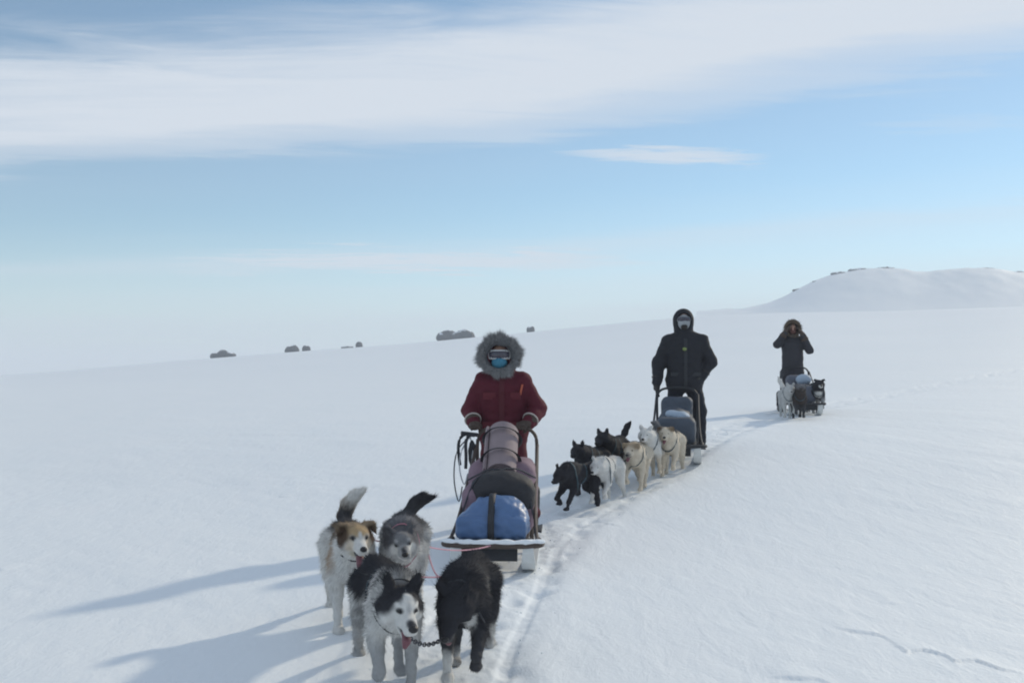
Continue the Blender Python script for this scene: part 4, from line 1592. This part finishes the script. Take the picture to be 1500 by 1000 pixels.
def ruff_fur(p, hd, rx, rz, n, ln, col0, col1, seed=5, thick=.035, cy=-.085):
    rng = np.random.default_rng(seed)
    S = Sdf(.02)
    for k_ in range(28):
        a, b2 = 2 * math.pi * k_ / 28, 2 * math.pi * (k_ + 1) / 28
        ta = thick * (.85 + .28 * math.sin(a) + .12 * math.sin(5 * a + 1))
        S.cone(hd + (rx * math.cos(a), cy + .02 * math.cos(2 * a), rz * math.sin(a)), ta, hd + (rx * math.cos(b2), cy + .02 * math.cos(2 * b2), rz * math.sin(b2)), thick * (.85 + .28 * math.sin(b2) + .12 * math.sin(5 * b2 + 1)), col0)
    V, Fq = S.mesh(.014, lambda P: .008 * fbm(P, 20, 2, 4))
    me = mesh_from('fur_ruff', V, Fq)
    set_col(me, S.colour(V))
    o = link('fur_ruff', me, M_FUR, p)
    th = rng.random(n) * 2 * math.pi
    ph = rng.random(n) * 2 * math.pi
    rad = np.stack([np.cos(th), np.zeros(n), np.sin(th)], 1)
    cen = hd + np.stack([rx * np.cos(th), cy + .02 * np.cos(2 * th), rz * np.sin(th)], 1)
    nr = rad * np.cos(ph)[:, None] + np.array([0, 1, 0]) * np.sin(ph)[:, None]
    P0 = cen + nr * thick * .8
    dr = nr * .55 + rad * .85 + np.array([0, -.30, -.1]) + rng.normal(0, .28, (n, 3))
    dr /= np.linalg.norm(dr, axis=1, keepdims=True)
    L_ = ln * (0.45 + .8 * rng.random((n, 1))) * (1 + .35 * np.sin(th * 3 + 1) * np.sin(th * 7)[:] - .25 * (np.sin(th) < -.5))[:, None] * (0.55 + .45 * (np.cos(ph)[:, None] * .5 + .5))
    sd = np.cross(dr, nr)
    sd /= np.linalg.norm(sd, axis=1, keepdims=True) + 1e-9
    VV = np.stack([P0 - sd * .0026, P0 + sd * .0026, P0 + dr * L_], 1).reshape(-1, 3)
    mixc = rng.random((n, 1))
    C = np.array(col0) * (1 - mixc) + np.array(col1) * mixc
    CC = np.stack([C * .8, C * .8, C * .5 + np.array(col1) * .5], 1).reshape(-1, 3)
    m2 = mesh_from('ruff_hair', VV, np.arange(3 * n).reshape(-1, 3), False)
    set_col(m2, CC)
    f = link('ruff_hair', m2, M_TUFT, o)
    f['kind'] = 'stuff'


def goggles(p, hd, frame_m, sc=1.0):
    g = Sdf(.01)
    fo = Sdf(.012)
    for s_ in np.linspace(-1, 1, 9):
        fo.ell(hd + (s_ * .078 * sc, -.105 + .045 * s_ * s_, .012), (.022, .022, .043 * sc))
        g.ell(hd + (s_ * .070 * sc, -.122 + .040 * s_ * s_, .012), (.020, .014, .031 * sc))
    V, Fq = fo.mesh(.008)
    o = link('goggles', mesh_from('goggles', V, Fq), frame_m, p)
    V, Fq = g.mesh(.007)
    link('lens', mesh_from('lens', V, Fq), M_LENS, o)


# --- driver of the first sled: red parka
RED = (.090, .013, .024)
f1 = sled_pt(*S1, (-.05, 1.02, .055))
J1 = dict(head=(-.03, -.06, 1.605), neck=(-.015, -.02, 1.455), hip=(0, .03, .90),
          shL=(-.18, -.005, 1.36), elL=(-.310, .01, 1.105), wrL=(-.262, -.205, .970), handL=(-.23, -.25, .95),
          shR=(.172, -.005, 1.36), elR=(.325, .01, 1.105), wrR=(.235, -.205, .970), handR=(.19, -.25, .95),
          knL=(-.14, -.04, .50), anL=(-.25, .03, .125), knR=(.16, -.05, .50), anR=(.27, .03, .125))
red, JK1, h1 = person('person in red parka with large grey fur ruff and goggles driving the first sled', f1, -3, J1, RED, (.095, .018, .028), (.10, .018, .026),
                      {'L': ('grip', (-.24, -.247, .937), (1, 0, .12), (-.1, .7, .6)), 'R': ('grip', (.18, -.247, .937), (1, 0, -.12), (.1, .7, .6))},
                      M_MITT, noise_amp=.011, puff=1.03, hem=.76, seed=3, ruff='grey')
ruff_fur(red, h1, .146, .142, 12000, .066, (.10, .104, .11), (.42, .42, .425))
goggles(red, h1, M_WHITEP, 1.12)
mk = Sdf(.02)
mk.ell(h1 + (0, -.062, -.062), (.074, .072, .060))
mk.ell(h1 + (0, -.118, -.045), (.026, .02, .028))
mk.cone(h1 + (0, -.03, -.10), .066, h1 + (0, -.01, -.15), .074)
skin('face_mask', mk, .009, M_TEAL, red, lambda P: .004 * fbm(P, 25, 2, 2), colour=False)


def on_jacket(Jk, x, z, y0=-.5):
    ys = np.linspace(y0, .1, 240)
    P = np.stack([np.full(240, x), ys, np.full(240, z)], 1).astype(np.float32)
    v = Jk.value(P)
    return float(ys[np.argmax(v < 0)])


def front_strip(p, Jk, pts, w_, name, m, off=.012, th=.006):
    VV, FF = [], []
    for (x, z) in pts:
        y = on_jacket(Jk, x, z) - off
        for a, c in ((-1, 0), (1, 0), (1, 1), (-1, 1)):
            VV.append((x + a * w_ / 2, y + c * (off + .02) - 0, z))
    for k_ in range(len(pts) - 1):
        for e in range(4):
            FF.append((4 * k_ + e, 4 * k_ + (e + 1) % 4, 4 * k_ + 4 + (e + 1) % 4, 4 * k_ + 4 + e))
    FF.append((0, 1, 2, 3))
    k_ = 4 * (len(pts) - 1)
    FF.append((k_ + 3, k_ + 2, k_ + 1, k_))
    return link(name, mesh_from(name, np.array(VV), np.array(FF), False), m, p)


M_REDD = mat('dark_red_cloth', (.085, .012, .02), .8, .3, 120, .15)
M_MAROON = mat('maroon_cloth', (.11, .014, .024), .8, .3, 120, .15)
front_strip(red, JK1, [(-.005, z) for z in np.linspace(.79, 1.42, 22)], .045, 'zip_flap', M_REDD)
for x in (-.12, .11):
    front_strip(red, JK1, [(x, z) for z in np.linspace(1.20, 1.265, 4)], .115, 'pocket_flap', M_MAROON, .013)
    front_strip(red, JK1, [(x, z) for z in np.linspace(.93, .99, 4)], .13, 'pocket_flap', M_MAROON, .013)
front_strip(red, JK1, [(lerp(.165, .185, t), lerp(1.24, 1.34, t)) for t in np.linspace(0, 1, 6)], .018, 'shoulder_tape', M_ORANGE, .016)

# --- driver of the second sled: black hooded parka
BLKC = (.026, .027, .033)
f2 = sled_pt(*S2, (0.10, 1.0, .055))
J2 = dict(head=(-.02, -.03, 1.735), neck=(-.01, 0, 1.575), hip=(0, .02, .98),
          shL=(-.215, 0, 1.455), elL=(-.345, .0, 1.17), wrL=(-.375, -.05, .905), handL=(-.38, -.06, .84),
          shR=(.215, 0, 1.455), elR=(.34, .03, 1.19), wrR=(.22, -.03, 1.00), handR=(.22, -.02, .99),
          knL=(-.17, -.04, .52), anL=(-.33, .03, .125), knR=(.19, -.04, .52), anR=(.20, .02, .125))
blk, JK2, h2 = person('tall person in black hooded parka with one arm hanging, behind the slate sled bag', f2, -4, J2, BLKC, (.022, .024, .032), BLKC,
                      {'L': ('relaxed', (-.05, -.1, -1), (1, 0, 0), (0, -1, 0)), 'R': ('relaxed', (-.7, -.4, -.5), (0, 0, 1), (0, -1, 0))},
                      M_BLACKL, noise_amp=.012, puff=1.10, hem=.80, seed=13, hoodkind='plain', vox=.016)
blk.scale = (1.04, 1.04, 1.035)
fm = Sdf(.02)
fm.ell(h2 + (0, -.050, -.015), (.082, .070, .105))
fm.ell(h2 + (0, -.108, -.018), (.022, .022, .035))
skin('balaclava', fm, .010, M_GREYF, blk, lambda P: .003 * fbm(P, 25, 2, 2), colour=False)
bd = Sdf(.015)
bd.ell(h2 + (0, -.100, -.082), (.046, .034, .040))
skin('beard', bd, .009, mat('dark_hair', (.025, .022, .02), .8, .5, 120, .3), blk, lambda P: .004 * fbm(P, 40, 2, 2), colour=False)
M_GREYP = mat('grey_plastic', (.20, .21, .22), .4, 0, 1, .08)
goggles(blk, h2 + np.array((0, .004, .01)), M_GREYP, .95)
o = MB().ball((-.02, on_jacket(JK2, -.02, 1.36) - .006, 1.36), (.030, .014, .024), 2).build('badge', M_GREENB, blk)
front_strip(blk, JK2, [(-.005, z) for z in np.linspace(.84, 1.50, 20)], .04, 'zip_flap', M_BLACKN)
for x in (-.13, .13):
    front_strip(blk, JK2, [(x, z) for z in np.linspace(1.0, 1.05, 3)], .13, 'pocket_flap', M_BLACKN, .012)

# --- driver of the third sled: both hands up at the face
DK3 = (.042, .042, .050)
f3 = sled_pt(*S3, (0, 1.0, .055))
J3 = dict(head=(-.02, -.03, 1.655), neck=(-.01, 0, 1.50), hip=(0, .02, .93),
          shL=(-.19, 0, 1.43), elL=(-.33, -.12, 1.34), wrL=(-.17, -.17, 1.585), handL=(-.14, -.17, 1.62),
          shR=(.19, 0, 1.41), elR=(.31, -.12, 1.22), wrR=(.16, -.18, 1.53), handR=(.12, -.18, 1.58),
          knL=(-.13, -.04, .50), anL=(-.25, .03, .125), knR=(.14, -.04, .50), anR=(.26, .02, .125))
p3, JK3, h3 = person('person in long dark coat raising both hands to the hood on the farthest sled', f3, -6, J3, DK3, (.03, .03, .036), (.055, .045, .042),
                     {'L': ('relaxed', (.5, .2, .85), (1, 0, 0), (0, -1, 0)), 'R': ('relaxed', (-.5, .2, .85), (-1, 0, 0), (0, -1, 0))},
                     M_MITT, noise_amp=.011, puff=.97, hem=.62, seed=23, vox=.018)
ruff_fur(p3, h3, .14, .145, 1500, .05, (.10, .075, .055), (.24, .20, .17), thick=.03)
sc3 = Sdf(.02)
sc3.ell(h3 + (0, -.06, -.055), (.078, .066, .060))
skin('face_mask', sc3, .012, mat('rust_fleece', (.13, .06, .05), .85, .3, 90, .2), p3, colour=False)

# ================================================================ lines and chain
def rope(name, label, pts, r_, m, n=30, group=None):
    o = MB().tube(smooth_pts(pts, n), r_, 6).build(name, m)
    return tag(o, label, 'rope', group)


def sag(a, c, s_, n=9):
    return [tuple(a.lerp(c, t) - Vector((0, 0, 4 * s_ * t * (1 - t)))) for t in np.linspace(0, 1, n)]


bow1 = sled_pt(*S1, (0, -1.2, .24))
hub = Vector((-.55, 6.62, .36))
mid_ = Vector((-.40, 5.72, .34))
gl = thing('gang_line', 'pinkish gang line linking the first sled to its four dogs', 'rope', tuple(bow1))
for nm, a, c, s_ in (('main_line', bow1, hub, .03), ('main_line', hub, mid_, .05), ('tug_line', hub, wpt(greydog, 'hitch'), .02), ('tug_line', hub, wpt(tandog, 'hitch'), .02),
                     ('tug_line', mid_, wpt(husky, 'hitch'), .01), ('tug_line', mid_, wpt(blackdog, 'hitch'), .01)):
    MB().tube([tuple(Vector(q) - bow1) for q in sag(a, c, s_)], .005, 6).build(nm, M_ROPE, gl)
# neck chain between the two leaders
a, c = wpt(husky, 'chin'), wpt(blackdog, 'chin')
ch = thing('neck_chain', 'short dark chain hanging between the masked husky and the black dog', 'chain', tuple(a))
NP = 26
cp = [Vector(q) - a for q in sag(a, c, .085, NP)]
for k_ in range(NP - 1):
    p, q = cp[k_], cp[k_ + 1]
    t = (q - p).normalized()
    u1 = t.cross(Vector((0, 0, 1))).normalized()
    u2 = t.cross(u1)
    sd = u1 if k_ % 2 else u2
    hl = (q - p).length * .72
    mc = (p + q) / 2
    MB().tube([mc + t * math.cos(w_) * hl + sd * math.sin(w_) * .009 for w_ in np.linspace(0, 2 * math.pi, 11)[:-1]], .0032, 5, True).build('link', M_CHAIN, ch)
for team, sl, lab in ((T2, S2, 'dark gang line running among the dogs of the second team'), (T3, S3, 'dark gang line running to the dogs of the farthest team')):
    st = sled_pt(*sl, (0, -.83, .24))
    g = thing('gang_line', lab, 'rope', tuple(st))
    for dg in team:
        MB().tube([tuple(Vector(q) - st) for q in sag(st, wpt(dg, 'hitch'), .02)], .006, 5).build('tug_line', M_BROPE, g)

# ================================================================ loose snow and air
def snow_clods():
    """small clods thrown up along the trail: one mass, nobody could count it"""
    rng = np.random.default_rng(11)
    ico = bmesh.new()
    bmesh.ops.create_icosphere(ico, subdivisions=1, radius=1.0)
    IV = np.array([v.co[:] for v in ico.verts])
    IF = np.array([[v.index for v in f.verts] for f in ico.faces])
    ico.free()
    VV, FF, QQ = [], [], []
    n = 420
    k_ = 0
    while k_ < n:
        i = rng.integers(0, 92)
        t = rng.random()
        p = TR[i] * (1 - t) + TR[i + 1] * t
        dv = TR[i + 1] - TR[i]
        nv = np.array([dv[1], -dv[0]]) / np.hypot(*dv)
        off = np.clip(rng.normal(0, .22), -.45, .45)
        q = p + nv * off
        if q[1] < 3 or q[1] > 24:
            k_ += 1
            continue
        r_ = .003 + .007 * rng.random() ** 3
        sc = IV * (1 + .35 * rng.normal(0, 1, (len(IV), 1))) * r_ * (1, 1, .7)
        VV.append(sc + (q[0], q[1], r_ * .25))
        QQ.append(q)
        FF.append(IF + len(IV) * len(FF))
        k_ += 1
    QQ = np.array(QQ)
    for v, z in zip(VV, ground_z(QQ[:, 0], QQ[:, 1])):
        v[:, 2] += z
    me = mesh_from('snow_clods', np.concatenate(VV), np.concatenate(FF), False)
    tag(link('snow_clods', me, M_SNOWP), 'small loose clods of snow strewn along the sled trail', 'snow', kind='stuff')


snow_clods()

hz = MB()
hz.box((0, 0, 18.5), (5200, 5200, 69))
hm_ = bpy.data.materials.new('haze')
hm_.use_nodes = True
ht = hm_.node_tree
ht.nodes.clear()
pv = ht.nodes.new('ShaderNodeVolumePrincipled')
pv.inputs['Color'].default_value = (.90, .94, 1.0, 1)
pv.inputs['Density'].default_value = .0009
pv.inputs['Anisotropy'].default_value = 0.0
om = ht.nodes.new('ShaderNodeOutputMaterial')
ht.links.new(pv.outputs[0], om.inputs['Volume'])
tag(hz.build('haze', hm_, None, False), 'thin pale frost haze filling the air over the snowfield', 'haze', kind='stuff')
